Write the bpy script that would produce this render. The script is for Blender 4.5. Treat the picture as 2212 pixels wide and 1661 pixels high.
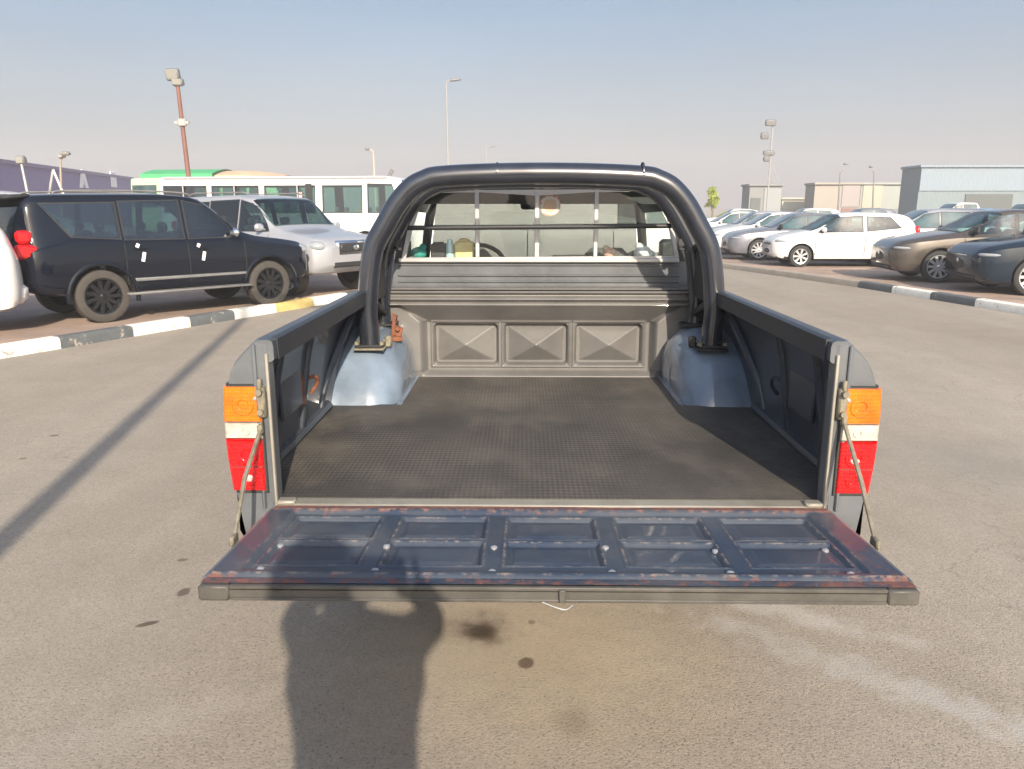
import bpy, math, random
from mathutils import Vector, Matrix, noise
R = math.radians
random.seed(7)
for o in list(bpy.data.objects): bpy.data.objects.remove(o)
SC = bpy.context.scene
COL = SC.collection

# ------------------------------------------------------------------ camera
FPX = 1662.0                      # focal length in pixels of a 2212 px wide picture
PITCH, YAW = R(12.9), R(.83)
CAM = Vector((-.073, 0, 1.58))
cd = bpy.data.cameras.new('camera'); cam = bpy.data.objects.new('camera', cd); COL.objects.link(cam)
cam.location = CAM; cam.rotation_euler = (R(90) - PITCH, 0, YAW)
cd.sensor_width = 36; cd.lens = 36 * FPX / 2212; cd.clip_start = .01; cd.clip_end = 3000
SC.camera = cam

# ------------------------------------------------------------------ light
SUN_EL, SUN_AZ = R(25.5), R(11.5)          # shadows run forward and a little to the left
world = bpy.data.worlds.new('World'); SC.world = world; world.use_nodes = True
wn = world.node_tree; wn.nodes.clear()
w_out = wn.nodes.new('ShaderNodeOutputWorld'); w_bg = wn.nodes.new('ShaderNodeBackground')
sky = wn.nodes.new('ShaderNodeTexSky'); sky.sky_type = 'NISHITA'; sky.sun_disc = False
sky.sun_elevation = SUN_EL; sky.sun_rotation = math.pi - SUN_AZ
sky.air_density = 1.2; sky.dust_density = 3.0; sky.ozone_density = 2.0; sky.altitude = 0
# a dusty gulf sky: the clear-sky colour is mixed with pale dust near the horizon
tc = wn.nodes.new('ShaderNodeTexCoord'); sx = wn.nodes.new('ShaderNodeSeparateXYZ')
wn.links.new(tc.outputs['Generated'], sx.inputs[0])
ramp = wn.nodes.new('ShaderNodeValToRGB')
ramp.color_ramp.elements[0].position = 0.0; ramp.color_ramp.elements[0].color = (.90, .90, .90, 1)
ramp.color_ramp.elements[1].position = 0.55; ramp.color_ramp.elements[1].color = (.45, .45, .45, 1)
wn.links.new(sx.outputs['Z'], ramp.inputs[0])
dust = wn.nodes.new('ShaderNodeValToRGB')
dust.color_ramp.elements[0].position = 0.0; dust.color_ramp.elements[0].color = (2.28, 2.05, 2.05, 1)
dust.color_ramp.elements[1].position = 0.25; dust.color_ramp.elements[1].color = (.92, 1.10, 1.52, 1)
wn.links.new(sx.outputs['Z'], dust.inputs[0])
mx = wn.nodes.new('ShaderNodeMixRGB')
wn.links.new(ramp.outputs[0], mx.inputs[0]); wn.links.new(sky.outputs[0], mx.inputs[1]); wn.links.new(dust.outputs[0], mx.inputs[2])
# faint veils of dust
wno = wn.nodes.new('ShaderNodeTexNoise'); wno.inputs['Scale'].default_value = 1.6; wno.inputs['Detail'].default_value = 5
wmp = wn.nodes.new('ShaderNodeMapping'); wmp.inputs['Scale'].default_value = (1, 1, 5)
wn.links.new(tc.outputs['Generated'], wmp.inputs[0]); wn.links.new(wmp.outputs[0], wno.inputs['Vector'])
wmr = wn.nodes.new('ShaderNodeMapRange'); wmr.inputs[1].default_value = .3; wmr.inputs[2].default_value = .7
wmr.inputs[3].default_value = .945; wmr.inputs[4].default_value = 1.055
wn.links.new(wno.outputs[0], wmr.inputs[0])
wmul = wn.nodes.new('ShaderNodeVectorMath'); wmul.operation = 'SCALE'
wn.links.new(mx.outputs[0], wmul.inputs[0]); wn.links.new(wmr.outputs[0], wmul.inputs['Scale'])
# the dusty air glows around the sun, behind the camera
wg = wn.nodes.new('ShaderNodeMapRange'); wg.inputs[1].default_value = .25; wg.inputs[2].default_value = -1; wg.inputs[3].default_value = 1; wg.inputs[4].default_value = 1.9
wn.links.new(sx.outputs['Y'], wg.inputs[0]); wmul2 = wn.nodes.new('ShaderNodeVectorMath'); wmul2.operation = 'SCALE'
wn.links.new(wmul.outputs[0], wmul2.inputs[0]); wn.links.new(wg.outputs[0], wmul2.inputs['Scale'])
wn.links.new(wmul2.outputs[0], w_bg.inputs[0]); w_bg.inputs[1].default_value = .1
wn.links.new(w_bg.outputs[0], w_out.inputs[0])

sd = bpy.data.lights.new('sun', 'SUN'); sun = bpy.data.objects.new('sun', sd); COL.objects.link(sun)
sd.energy = 3.3; sd.angle = R(.6); sd.color = (1, .87, .70)
dvec = Vector((-math.sin(SUN_AZ) * math.cos(SUN_EL), math.cos(SUN_AZ) * math.cos(SUN_EL), -math.sin(SUN_EL)))
sun.rotation_euler = dvec.to_track_quat('-Z', 'Y').to_euler(); sun.location = (3, -10, 12)
SC.view_settings.view_transform = 'Standard'; SC.view_settings.look = 'None'
SC.view_settings.exposure = 1.33; SC.view_settings.gamma = 1
SC.view_settings.use_curve_mapping = False
SC.cycles.max_bounces = 8; SC.cycles.transparent_max_bounces = 16

# ------------------------------------------------------------------ picture point -> place
def ray(x, y):
    u = (x - 1106) / FPX; v = (830 - y) / FPX
    fy = math.cos(PITCH) + v * math.sin(PITCH); fz = -math.sin(PITCH) + v * math.cos(PITCH)
    return (u * math.cos(YAW) - fy * math.sin(YAW), u * math.sin(YAW) + fy * math.cos(YAW), fz)
def atY(x, y, Y):
    r = ray(x, y); t = Y / r[1]; return (CAM.x + t * r[0], Y, CAM.z + t * r[2])
def atZ(x, y, Z):
    r = ray(x, y); t = (Z - CAM.z) / r[2]; return (CAM.x + t * r[0], t * r[1], Z)

# ------------------------------------------------------------------ materials
def mat(name, col, rough=.5, metal=0., spec=.5, coat=0., var=.0, vscale=8., col2=None, bump=0., bscale=60., alpha=None):
    m = bpy.data.materials.new(name); m.use_nodes = True
    nt = m.node_tree; b = nt.nodes['Principled BSDF']
    b.inputs['Base Color'].default_value = (*col, 1); b.inputs['Roughness'].default_value = rough
    b.inputs['Metallic'].default_value = metal; b.inputs['Specular IOR Level'].default_value = spec
    b.inputs['Coat Weight'].default_value = coat; b.inputs['Coat Roughness'].default_value = .06
    t = nt.nodes.new('ShaderNodeTexCoord')
    if var or col2:
        n = nt.nodes.new('ShaderNodeTexNoise'); n.inputs['Scale'].default_value = vscale; n.inputs['Detail'].default_value = 6
        n.inputs['Roughness'].default_value = .65
        nt.links.new(t.outputs['Object'], n.inputs['Vector'])
        r = nt.nodes.new('ShaderNodeValToRGB')
        r.color_ramp.elements[0].position = .3; r.color_ramp.elements[1].position = .7
        c2 = col2 or tuple(min(1, c * (1 + var)) for c in col)
        c1 = col if col2 else tuple(c * (1 - var) for c in col)
        r.color_ramp.elements[0].color = (*c1, 1); r.color_ramp.elements[1].color = (*c2, 1)
        nt.links.new(n.outputs[0], r.inputs[0]); nt.links.new(r.outputs[0], b.inputs['Base Color'])
        rr = nt.nodes.new('ShaderNodeMapRange'); rr.inputs[3].default_value = max(.02, rough * .75); rr.inputs[4].default_value = min(1, rough * 1.3)
        nt.links.new(n.outputs[0], rr.inputs[0]); nt.links.new(rr.outputs[0], b.inputs['Roughness'])
    if bump:
        n2 = nt.nodes.new('ShaderNodeTexNoise'); n2.inputs['Scale'].default_value = bscale; n2.inputs['Detail'].default_value = 4
        nt.links.new(t.outputs['Object'], n2.inputs['Vector'])
        bp = nt.nodes.new('ShaderNodeBump'); bp.inputs['Strength'].default_value = bump; bp.inputs['Distance'].default_value = .01
        nt.links.new(n2.outputs[0], bp.inputs['Height']); nt.links.new(bp.outputs[0], b.inputs['Normal'])
    return m
def N(m, typ, **kw):
    n = m.node_tree.nodes.new(typ)
    for k, v in kw.items(): setattr(n, k, v)
    return n
def glass(name, tint=(.8, .92, .9), refl=.12, rough=.02):
    m = bpy.data.materials.new(name); m.use_nodes = True; nt = m.node_tree; nt.nodes.clear()
    o = nt.nodes.new('ShaderNodeOutputMaterial'); mxs = nt.nodes.new('ShaderNodeMixShader')
    tr = nt.nodes.new('ShaderNodeBsdfTransparent'); tr.inputs[0].default_value = (*tint, 1)
    gl = nt.nodes.new('ShaderNodeBsdfGlossy'); gl.inputs['Roughness'].default_value = rough
    lw = nt.nodes.new('ShaderNodeLayerWeight'); lw.inputs[0].default_value = .35
    mr = nt.nodes.new('ShaderNodeMapRange'); mr.inputs[3].default_value = refl; mr.inputs[4].default_value = .8
    nt.links.new(lw.outputs['Fresnel'], mr.inputs[0]); nt.links.new(mr.outputs[0], mxs.inputs[0])
    nt.links.new(tr.outputs[0], mxs.inputs[1]); nt.links.new(gl.outputs[0], mxs.inputs[2]); nt.links.new(mxs.outputs[0], o.inputs[0])
    return m

def rusty(name, col, rust=(.22, .07, .03), lo=.56, hi=.64, rough=.3, where=None, coat=.3, metal=0., var=.25, nscale=14, spec=.5, edge=None, dust=None):
    """worn paint: dusty paint with rust blooms and scratches; `where` = list of (axis, low, high) that favours rust there"""
    m = mat(name, col, rough, metal=metal, coat=coat, spec=spec)
    nt = m.node_tree; b = nt.nodes['Principled BSDF']
    t = N(m, 'ShaderNodeTexCoord')
    n = N(m, 'ShaderNodeTexNoise'); n.inputs['Scale'].default_value = nscale; n.inputs['Detail'].default_value = 9; n.inputs['Roughness'].default_value = .7
    nt.links.new(t.outputs['Object'], n.inputs['Vector'])
    dn = N(m, 'ShaderNodeTexNoise'); dn.inputs['Scale'].default_value = 3.2; dn.inputs['Detail'].default_value = 7; dn.inputs['Roughness'].default_value = .6
    nt.links.new(t.outputs['Object'], dn.inputs['Vector'])
    base = N(m, 'ShaderNodeValToRGB'); base.color_ramp.elements[0].position = .35; base.color_ramp.elements[1].position = .68
    base.color_ramp.elements[0].color = (*[c * (1 - var) for c in col], 1); base.color_ramp.elements[1].color = (*(dust or [min(1, c * (1 + var) + .02) for c in col]), 1)
    nt.links.new(dn.outputs[0], base.inputs[0])
    val = n.outputs[0]
    if where:
        sp = N(m, 'ShaderNodeSeparateXYZ'); nt.links.new(t.outputs['Object'], sp.inputs[0])
        for ax, a, c, amt in where:
            mr = N(m, 'ShaderNodeMapRange'); mr.inputs[1].default_value = a; mr.inputs[2].default_value = c
            mr.inputs[3].default_value = 0; mr.inputs[4].default_value = amt
            nt.links.new(sp.outputs[ax], mr.inputs[0])
            ad = N(m, 'ShaderNodeMath', operation='ADD'); nt.links.new(val, ad.inputs[0]); nt.links.new(mr.outputs[0], ad.inputs[1]); val = ad.outputs[0]
    rm = N(m, 'ShaderNodeMapRange'); rm.inputs[1].default_value = lo; rm.inputs[2].default_value = hi
    nt.links.new(val, rm.inputs[0])
    rc = N(m, 'ShaderNodeTexNoise'); rc.inputs['Scale'].default_value = 60; nt.links.new(t.outputs['Object'], rc.inputs['Vector'])
    rr = N(m, 'ShaderNodeValToRGB'); rr.color_ramp.elements[0].color = (*[c * .55 for c in rust], 1); rr.color_ramp.elements[1].color = (*[min(1, c * 1.9) for c in rust], 1)
    nt.links.new(rc.outputs[0], rr.inputs[0])
    mxx = N(m, 'ShaderNodeMixRGB'); nt.links.new(rm.outputs[0], mxx.inputs[0]); nt.links.new(base.outputs[0], mxx.inputs[1]); nt.links.new(rr.outputs[0], mxx.inputs[2])
    nt.links.new(mxx.outputs[0], b.inputs['Base Color'])
    if edge:
        ge = N(m, 'ShaderNodeNewGeometry'); em = N(m, 'ShaderNodeMapRange'); em.inputs[1].default_value = .508; em.inputs[2].default_value = .55
        nt.links.new(ge.outputs['Pointiness'], em.inputs[0]); e2 = N(m, 'ShaderNodeMapRange'); e2.inputs[1].default_value = .48; e2.inputs[2].default_value = .60
        nt.links.new(n.outputs[0], e2.inputs[0]); e3 = N(m, 'ShaderNodeMath', operation='MULTIPLY'); nt.links.new(em.outputs[0], e3.inputs[0]); nt.links.new(e2.outputs[0], e3.inputs[1])
        me_ = N(m, 'ShaderNodeMixRGB'); nt.links.new(e3.outputs[0], me_.inputs[0]); nt.links.new(mxx.outputs[0], me_.inputs[1]); me_.inputs[2].default_value = (*edge, 1)
        nt.links.new(me_.outputs[0], b.inputs['Base Color'])
    ro = N(m, 'ShaderNodeMapRange'); ro.inputs[3].default_value = rough; ro.inputs[4].default_value = .85
    nt.links.new(rm.outputs[0], ro.inputs[0])
    ro2 = N(m, 'ShaderNodeMath', operation='MULTIPLY_ADD'); nt.links.new(dn.outputs[0], ro2.inputs[0]); ro2.inputs[1].default_value = .25
    nt.links.new(ro.outputs[0], ro2.inputs[2]); nt.links.new(ro2.outputs[0], b.inputs['Roughness'])
    cw = N(m, 'ShaderNodeMapRange'); cw.inputs[3].default_value = coat; cw.inputs[4].default_value = 0
    nt.links.new(rm.outputs[0], cw.inputs[0]); nt.links.new(cw.outputs[0], b.inputs['Coat Weight'])
    bp = N(m, 'ShaderNodeBump'); bp.inputs['Strength'].default_value = .25; bp.inputs['Distance'].default_value = .004
    nt.links.new(n.outputs[0], bp.inputs['Height']); nt.links.new(bp.outputs[0], b.inputs['Normal'])
    return m

M = {}
M['truck_paint'] = rusty('grey_truck_paint', (.085, .094, .104), lo=.72, hi=.8, rough=.3, coat=.5)
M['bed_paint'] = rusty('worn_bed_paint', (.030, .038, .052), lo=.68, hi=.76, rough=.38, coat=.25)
M['bulk_paint'] = rusty('bulkhead_paint', (.102, .098, .095), lo=.68, hi=.8, rough=.40, coat=.22, var=.12)
M['arch_paint'] = rusty('wheel_arch_paint', (.135, .180, .240), lo=.66, hi=.75, rough=.24, coat=.8, var=.3)
M['gate_paint'] = rusty('tailgate_paint', (.026, .044, .080), rust=(.12, .055, .045), lo=.64, hi=.76, rough=.36, coat=.2,
                        where=[('Y', -.045, -.02, .27), ('Y', -.375, -.42, .16), ('X', .62, .76, .13), ('X', -.66, -.78, .09)], nscale=38, spec=.35, edge=(.26, .22, .19), dust=(.066, .074, .088))
M['rail_cap'] = mat('black_rail_plastic', (.020, .025, .033), .45, var=.3, vscale=20)
M['black_tube'] = mat('satin_black_tube', (.016, .019, .027), .22, metal=.0, spec=.7, coat=.9, var=.25, vscale=12)
M['alu'] = mat('dull_aluminium', (.34, .32, .27), .42, metal=.45, var=.15, vscale=9)
M['channel'] = mat('weathered_channel', (.082, .078, .070), .5, metal=.2, var=.25, vscale=14)
M['alu_frame'] = mat('window_aluminium', (.46, .46, .455), .35, metal=.4, var=.08)
M['zinc'] = mat('zinc_hardware', (.22, .20, .15), .5, metal=.4, var=.3, vscale=40)
M['bolt'] = mat('bright_bolt', (.45, .46, .48), .3, metal=.6)
M['rust'] = mat('rusted_steel', (.17, .062, .03), .85, var=.45, vscale=40, bump=.3)
M['amber'] = mat('amber_lens', (.62, .10, .002), .15, coat=.9, col2=(.85, .20, .004), vscale=11)
M['clear'] = mat('clear_lens', (.30, .28, .24), .15, coat=.8, col2=(.55, .52, .46), vscale=14)
M['red'] = mat('red_lens', (.50, .001, .003), .12, coat=.9, col2=(.75, .003, .005), vscale=9)
M['lamp_seal'] = mat('lamp_surround', (.03, .03, .03), .6)
M['tyre'] = mat('tyre_rubber', (.022, .022, .023), .8, var=.3, bump=.2)
M['dusty_tyre'] = mat('dusty_tyre_rubber', (.052, .046, .040), .9, var=.25, vscale=12, bump=.2)
M['dark'] = mat('dark_plastic', (.018, .019, .021), .55, var=.2)
M['well'] = mat('wheel_well', (.012, .012, .013), .9)
M['rim_silver'] = mat('silver_rim', (.55, .56, .58), .3, metal=.6)
M['rim_dark'] = mat('dark_rim', (.022, .023, .026), .3, metal=.5)
M['chrome'] = mat('chrome', (.75, .76, .78), .12, metal=1.)
M['glass'] = glass('clear_glass', (.90, .96, .94), .04)
M['car_glass'] = mat('tinted_car_glass', (.008, .022, .028), .02, spec=.9, coat=.6, col2=(.06, .115, .12), vscale=1.5)
M['suv_glass'] = mat('privacy_glass', (.006, .014, .020), .02, spec=.8, coat=.6, col2=(.035, .070, .078), vscale=1.3)
M['bus_glass'] = mat('bus_glass', (.07, .115, .11), .05, spec=.6, coat=.2, col2=(.17, .24, .22), vscale=.8)
M['see_glass'] = glass('tinted_glass', (.42, .58, .56), .10)
M['dark_see_glass'] = glass('privacy_tint_glass', (.20, .30, .31), .12)
M['bus_see_glass'] = glass('green_bus_glass', (.48, .68, .62), .10)
M['headlamp'] = mat('headlamp_lens', (.26, .28, .30), .12, coat=.9, var=.2, vscale=14)
M['cabin'] = mat('cabin_trim', (.045, .048, .05), .8, var=.2)
M['seat'] = mat('seat_fabric', (.12, .12, .12), .95, var=.25)
M['white_tag'] = mat('white_film', (.85, .85, .87), .4)
M['concrete'] = mat('pale_render', (.35, .34, .32), .85, var=.1, vscale=1)
M['galv'] = mat('galvanised_steel', (.20, .20, .197), .5, metal=.3, var=.15)
M['rust_pole'] = mat('rust_brown_pole', (.17, .075, .055), .7, var=.25, vscale=3)
M['lamp_glass'] = mat('floodlight_glass', (.26, .26, .24), .2, coat=.5)
M['skin'] = mat('skin', (.42, .25, .17), .55); M['shirt'] = mat('shirt_cloth', (.22, .24, .3), .9); M['trouser'] = mat('trouser_cloth', (.05, .055, .07), .9)
M['hair'] = mat('dark_hair', (.015, .012, .01), .7)
def ribs(m, k, st=.35):
    nt = m.node_tree; b = nt.nodes['Principled BSDF']; t = N(m, 'ShaderNodeTexCoord')
    w = N(m, 'ShaderNodeTexWave', bands_direction='X'); w.inputs['Scale'].default_value = k; w2 = N(m, 'ShaderNodeTexWave', bands_direction='Z'); w2.inputs['Scale'].default_value = k * .8
    nt.links.new(t.outputs['Object'], w.inputs['Vector']); nt.links.new(t.outputs['Object'], w2.inputs['Vector'])
    a = N(m, 'ShaderNodeMath', operation='MULTIPLY'); nt.links.new(w.outputs[0], a.inputs[0]); nt.links.new(w2.outputs[0], a.inputs[1])
    bp = N(m, 'ShaderNodeBump'); bp.inputs['Strength'].default_value = st; bp.inputs['Distance'].default_value = .003
    nt.links.new(a.outputs[0], bp.inputs['Height']); nt.links.new(bp.outputs[0], b.inputs['Normal'])
for k_ in ('amber', 'clear', 'red'): ribs(M[k_], 38)
def paint(name, col, rough=.25, metal=.0, var=.06):
    return mat(name, col, rough, metal=metal, coat=.7, var=var, vscale=3)

# ------------------------------------------------------------------ mesh helper
class MB:
    def __init__(s): s.v = []; s.f = []; s.mi = []
    def add(s, vs, fs, mi=0):
        b = len(s.v); s.v += [tuple(v) for v in vs]
        for f in fs: s.f.append([b + i for i in f]); s.mi.append(mi)
        return s
    def box(s, c, d, rz=0, mi=0, bev=0., rx=0., ry=0.):
        x, y, z = (k / 2 for k in d)
        if bev <= 0:
            vs = [(sx * x, sy * y, sz * z) for sx in (-1, 1) for sy in (-1, 1) for sz in (-1, 1)]
            fs = [(0, 1, 3, 2), (4, 6, 7, 5), (0, 4, 5, 1), (2, 3, 7, 6), (0, 2, 6, 4), (1, 5, 7, 3)]
        else:
            bv = min(bev, x * .95, y * .95, z * .95); vs = []; idx = {}
            for sx in (-1, 1):
                for sy in (-1, 1):
                    for sz in (-1, 1):
                        for a in range(3):
                            p = [sx * (x - bv), sy * (y - bv), sz * (z - bv)]; p[a] = (sx * x, sy * y, sz * z)[a]
                            idx[(sx, sy, sz, a)] = len(vs); vs.append(tuple(p))
            I = idx; fs = []
            for sg in (-1, 1):
                for a in range(3):
                    o = [k for k in range(3) if k != a]; q = []
                    for s1, s2 in ((-1, -1), (1, -1), (1, 1), (-1, 1)):
                        k = [0, 0, 0]; k[a] = sg; k[o[0]] = s1; k[o[1]] = s2; q.append(I[(*k, a)])
                    fs.append(q)
            for a in range(3):
                o = [k for k in range(3) if k != a]
                for s1 in (-1, 1):
                    for s2 in (-1, 1):
                        q = []
                        for e, aa in ((-1, o[0]), (-1, o[1]), (1, o[1]), (1, o[0])):
                            k = [0, 0, 0]; k[a] = e; k[o[0]] = s1; k[o[1]] = s2; q.append(I[(*k, aa)])
                        fs.append(q)
            for sx in (-1, 1):
                for sy in (-1, 1):
                    for sz in (-1, 1): fs.append([I[(sx, sy, sz, a)] for a in range(3)])
        m = Matrix.Translation(c) @ Matrix.Rotation(rz, 4, 'Z') @ Matrix.Rotation(rx, 4, 'X') @ Matrix.Rotation(ry, 4, 'Y')
        return s.add([m @ Vector(v) for v in vs], fs, mi)
    def tube(s, pts, r, n=12, cap=True, mi=0):
        pts = [Vector(p) for p in pts]; rs = r if isinstance(r, (list, tuple)) else [r] * len(pts)
        t0 = (pts[1] - pts[0]).normalized(); up = Vector((0, 0, 1)) if abs(t0.z) < .9 else Vector((1, 0, 0))
        u = t0.cross(up).normalized(); vs = []; fs = []
        for i, p in enumerate(pts):
            t = (pts[min(i + 1, len(pts) - 1)] - pts[max(i - 1, 0)]).normalized()
            u = (u - t * u.dot(t)).normalized(); w = t.cross(u)
            for k in range(n):
                a = 2 * math.pi * k / n; vs.append(p + (u * math.cos(a) + w * math.sin(a)) * rs[i])
        for i in range(len(pts) - 1):
            for k in range(n):
                a = i * n + k; b = i * n + (k + 1) % n; fs.append((a, b, b + n, a + n))
        if cap: fs += [list(range(n))[::-1], list(range((len(pts) - 1) * n, len(pts) * n))]
        return s.add(vs, fs, mi)
    def lathe(s, prof, c=(0, 0, 0), axis='Z', n=28, mi=0):
        """prof: (radius, along)"""
        vs = []; fs = []
        for r_, h in prof:
            for k in range(n):
                a = 2 * math.pi * k / n; x, y = r_ * math.cos(a), r_ * math.sin(a)
                v = {'Z': (x, y, h), 'Y': (x, h, y), 'X': (h, x, y)}[axis]
                vs.append((v[0] + c[0], v[1] + c[1], v[2] + c[2]))
        for i in range(len(prof) - 1):
            for k in range(n):
                a = i * n + k; b = i * n + (k + 1) % n; fs.append((a, b, b + n, a + n))
        return s.add(vs, fs, mi)
    def grid(s, fn, nu, nv, mi=0, flip=False):
        vs = [fn(i / nu, j / nv) for j in range(nv + 1) for i in range(nu + 1)]
        fs = []
        for j in range(nv):
            for i in range(nu):
                a = j * (nu + 1) + i; q = (a, a + 1, a + nu + 2, a + nu + 1); fs.append(q[::-1] if flip else q)
        return s.add(vs, fs, mi)
    def prism(s, poly, a, b, axis='Y', mi=0):
        """poly (p,q) extruded along axis from a to b. axis Y: (x,z); X: (y,z); Z: (x,y)"""
        n = len(poly)
        def P(p, h): return {'Y': (p[0], h, p[1]), 'X': (h, p[0], p[1]), 'Z': (p[0], p[1], h)}[axis]
        vs = [P(p, a) for p in poly] + [P(p, b) for p in poly]
        fs = [list(range(n)), list(range(n, 2 * n))[::-1]] + [(i, (i + 1) % n + 0, (i + 1) % n + n, i + n) for i in range(n)]
        return s.add(vs, fs, mi)
    def ball(s, c, r, nu=14, nv=8, mi=0):
        rx, ry, rz = r if isinstance(r, (tuple, list)) else (r, r, r)
        return s.grid(lambda u, v: (c[0] + rx * math.cos(2 * math.pi * u) * math.sin(math.pi * v), c[1] + ry * math.sin(2 * math.pi * u) * math.sin(math.pi * v), c[2] + rz * math.cos(math.pi * v)), nu, nv, mi)
    def build(s, name, m, parent=None, smooth=True, angle=40, off=(0, 0, 0)):
        me = bpy.data.meshes.new(name)
        o_ = Vector(off)
        me.from_pydata([tuple(Vector(v) - o_) for v in s.v], [], s.f)
        for mm in (m if isinstance(m, (list, tuple)) else [m]): me.materials.append(mm)
        for p, k in zip(me.polygons, s.mi): p.material_index = k
        fix_normals(me)
        if smooth:
            me.polygons.foreach_set('use_smooth', [True] * len(me.polygons)); me.set_sharp_from_angle(angle=R(angle))
        me.update()
        o = bpy.data.objects.new(name, me); COL.objects.link(o)
        if parent: o.parent = parent
        o.location = o_
        return o
import bmesh
def fix_normals(me):
    bm = bmesh.new(); bm.from_mesh(me); bmesh.ops.remove_doubles(bm, verts=bm.verts, dist=1e-5)
    bmesh.ops.recalc_face_normals(bm, faces=bm.faces); bm.to_mesh(me); bm.free()
def tag(o, label=None, cat=None, group=None, kind=None):
    if label: o['label'] = label
    if cat: o['category'] = cat
    if group: o['group'] = group
    if kind: o['kind'] = kind
    return o
def thing(name, label, cat, loc=(0, 0, 0), rz=0, group=None):
    o = bpy.data.objects.new(name, None); COL.objects.link(o); o.location = loc; o.rotation_euler = (0, 0, rz)
    o.empty_display_size = .2
    return tag(o, label, cat, group)
def lerp(a, b, t): return a + (b - a) * t
def sm(a, b, x):
    if a > b: return 1 - sm(b, a, x)
    t = max(0., min(1., (x - a) / (b - a))); return t * t * (3 - 2 * t)
def curve(keys):
    """smooth monotone interpolation through (x, value) keys"""
    keys = sorted(keys); n = len(keys)
    d = [(keys[i + 1][1] - keys[i][1]) / (keys[i + 1][0] - keys[i][0]) for i in range(n - 1)]
    mm = [d[0]] + [0 if d[i - 1] * d[i] <= 0 else 2 * d[i - 1] * d[i] / (d[i - 1] + d[i]) for i in range(1, n - 1)] + [d[-1]]
    def f(x):
        if x <= keys[0][0]: return keys[0][1]
        if x >= keys[-1][0]: return keys[-1][1]
        i = max(k for k in range(n - 1) if keys[k][0] <= x)
        h = keys[i + 1][0] - keys[i][0]; t = (x - keys[i][0]) / h
        return ((2 * t ** 3 - 3 * t * t + 1) * keys[i][1] + (t ** 3 - 2 * t * t + t) * h * mm[i] + (-2 * t ** 3 + 3 * t * t) * keys[i + 1][1] + (t ** 3 - t * t) * h * mm[i + 1])
    return f
def smooth_path(pts, k=6):
    pts = [Vector(p) for p in pts]; out = []
    for i in range(len(pts) - 1):
        p0 = pts[max(i - 1, 0)]; p1 = pts[i]; p2 = pts[i + 1]; p3 = pts[min(i + 2, len(pts) - 1)]
        for j in range(k):
            t = j / k
            out.append(.5 * ((2 * p1) + (-p0 + p2) * t + (2 * p0 - 5 * p1 + 4 * p2 - p3) * t * t + (-p0 + 3 * p1 - 3 * p2 + p3) * t ** 3))
    out.append(pts[-1]); return out

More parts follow.
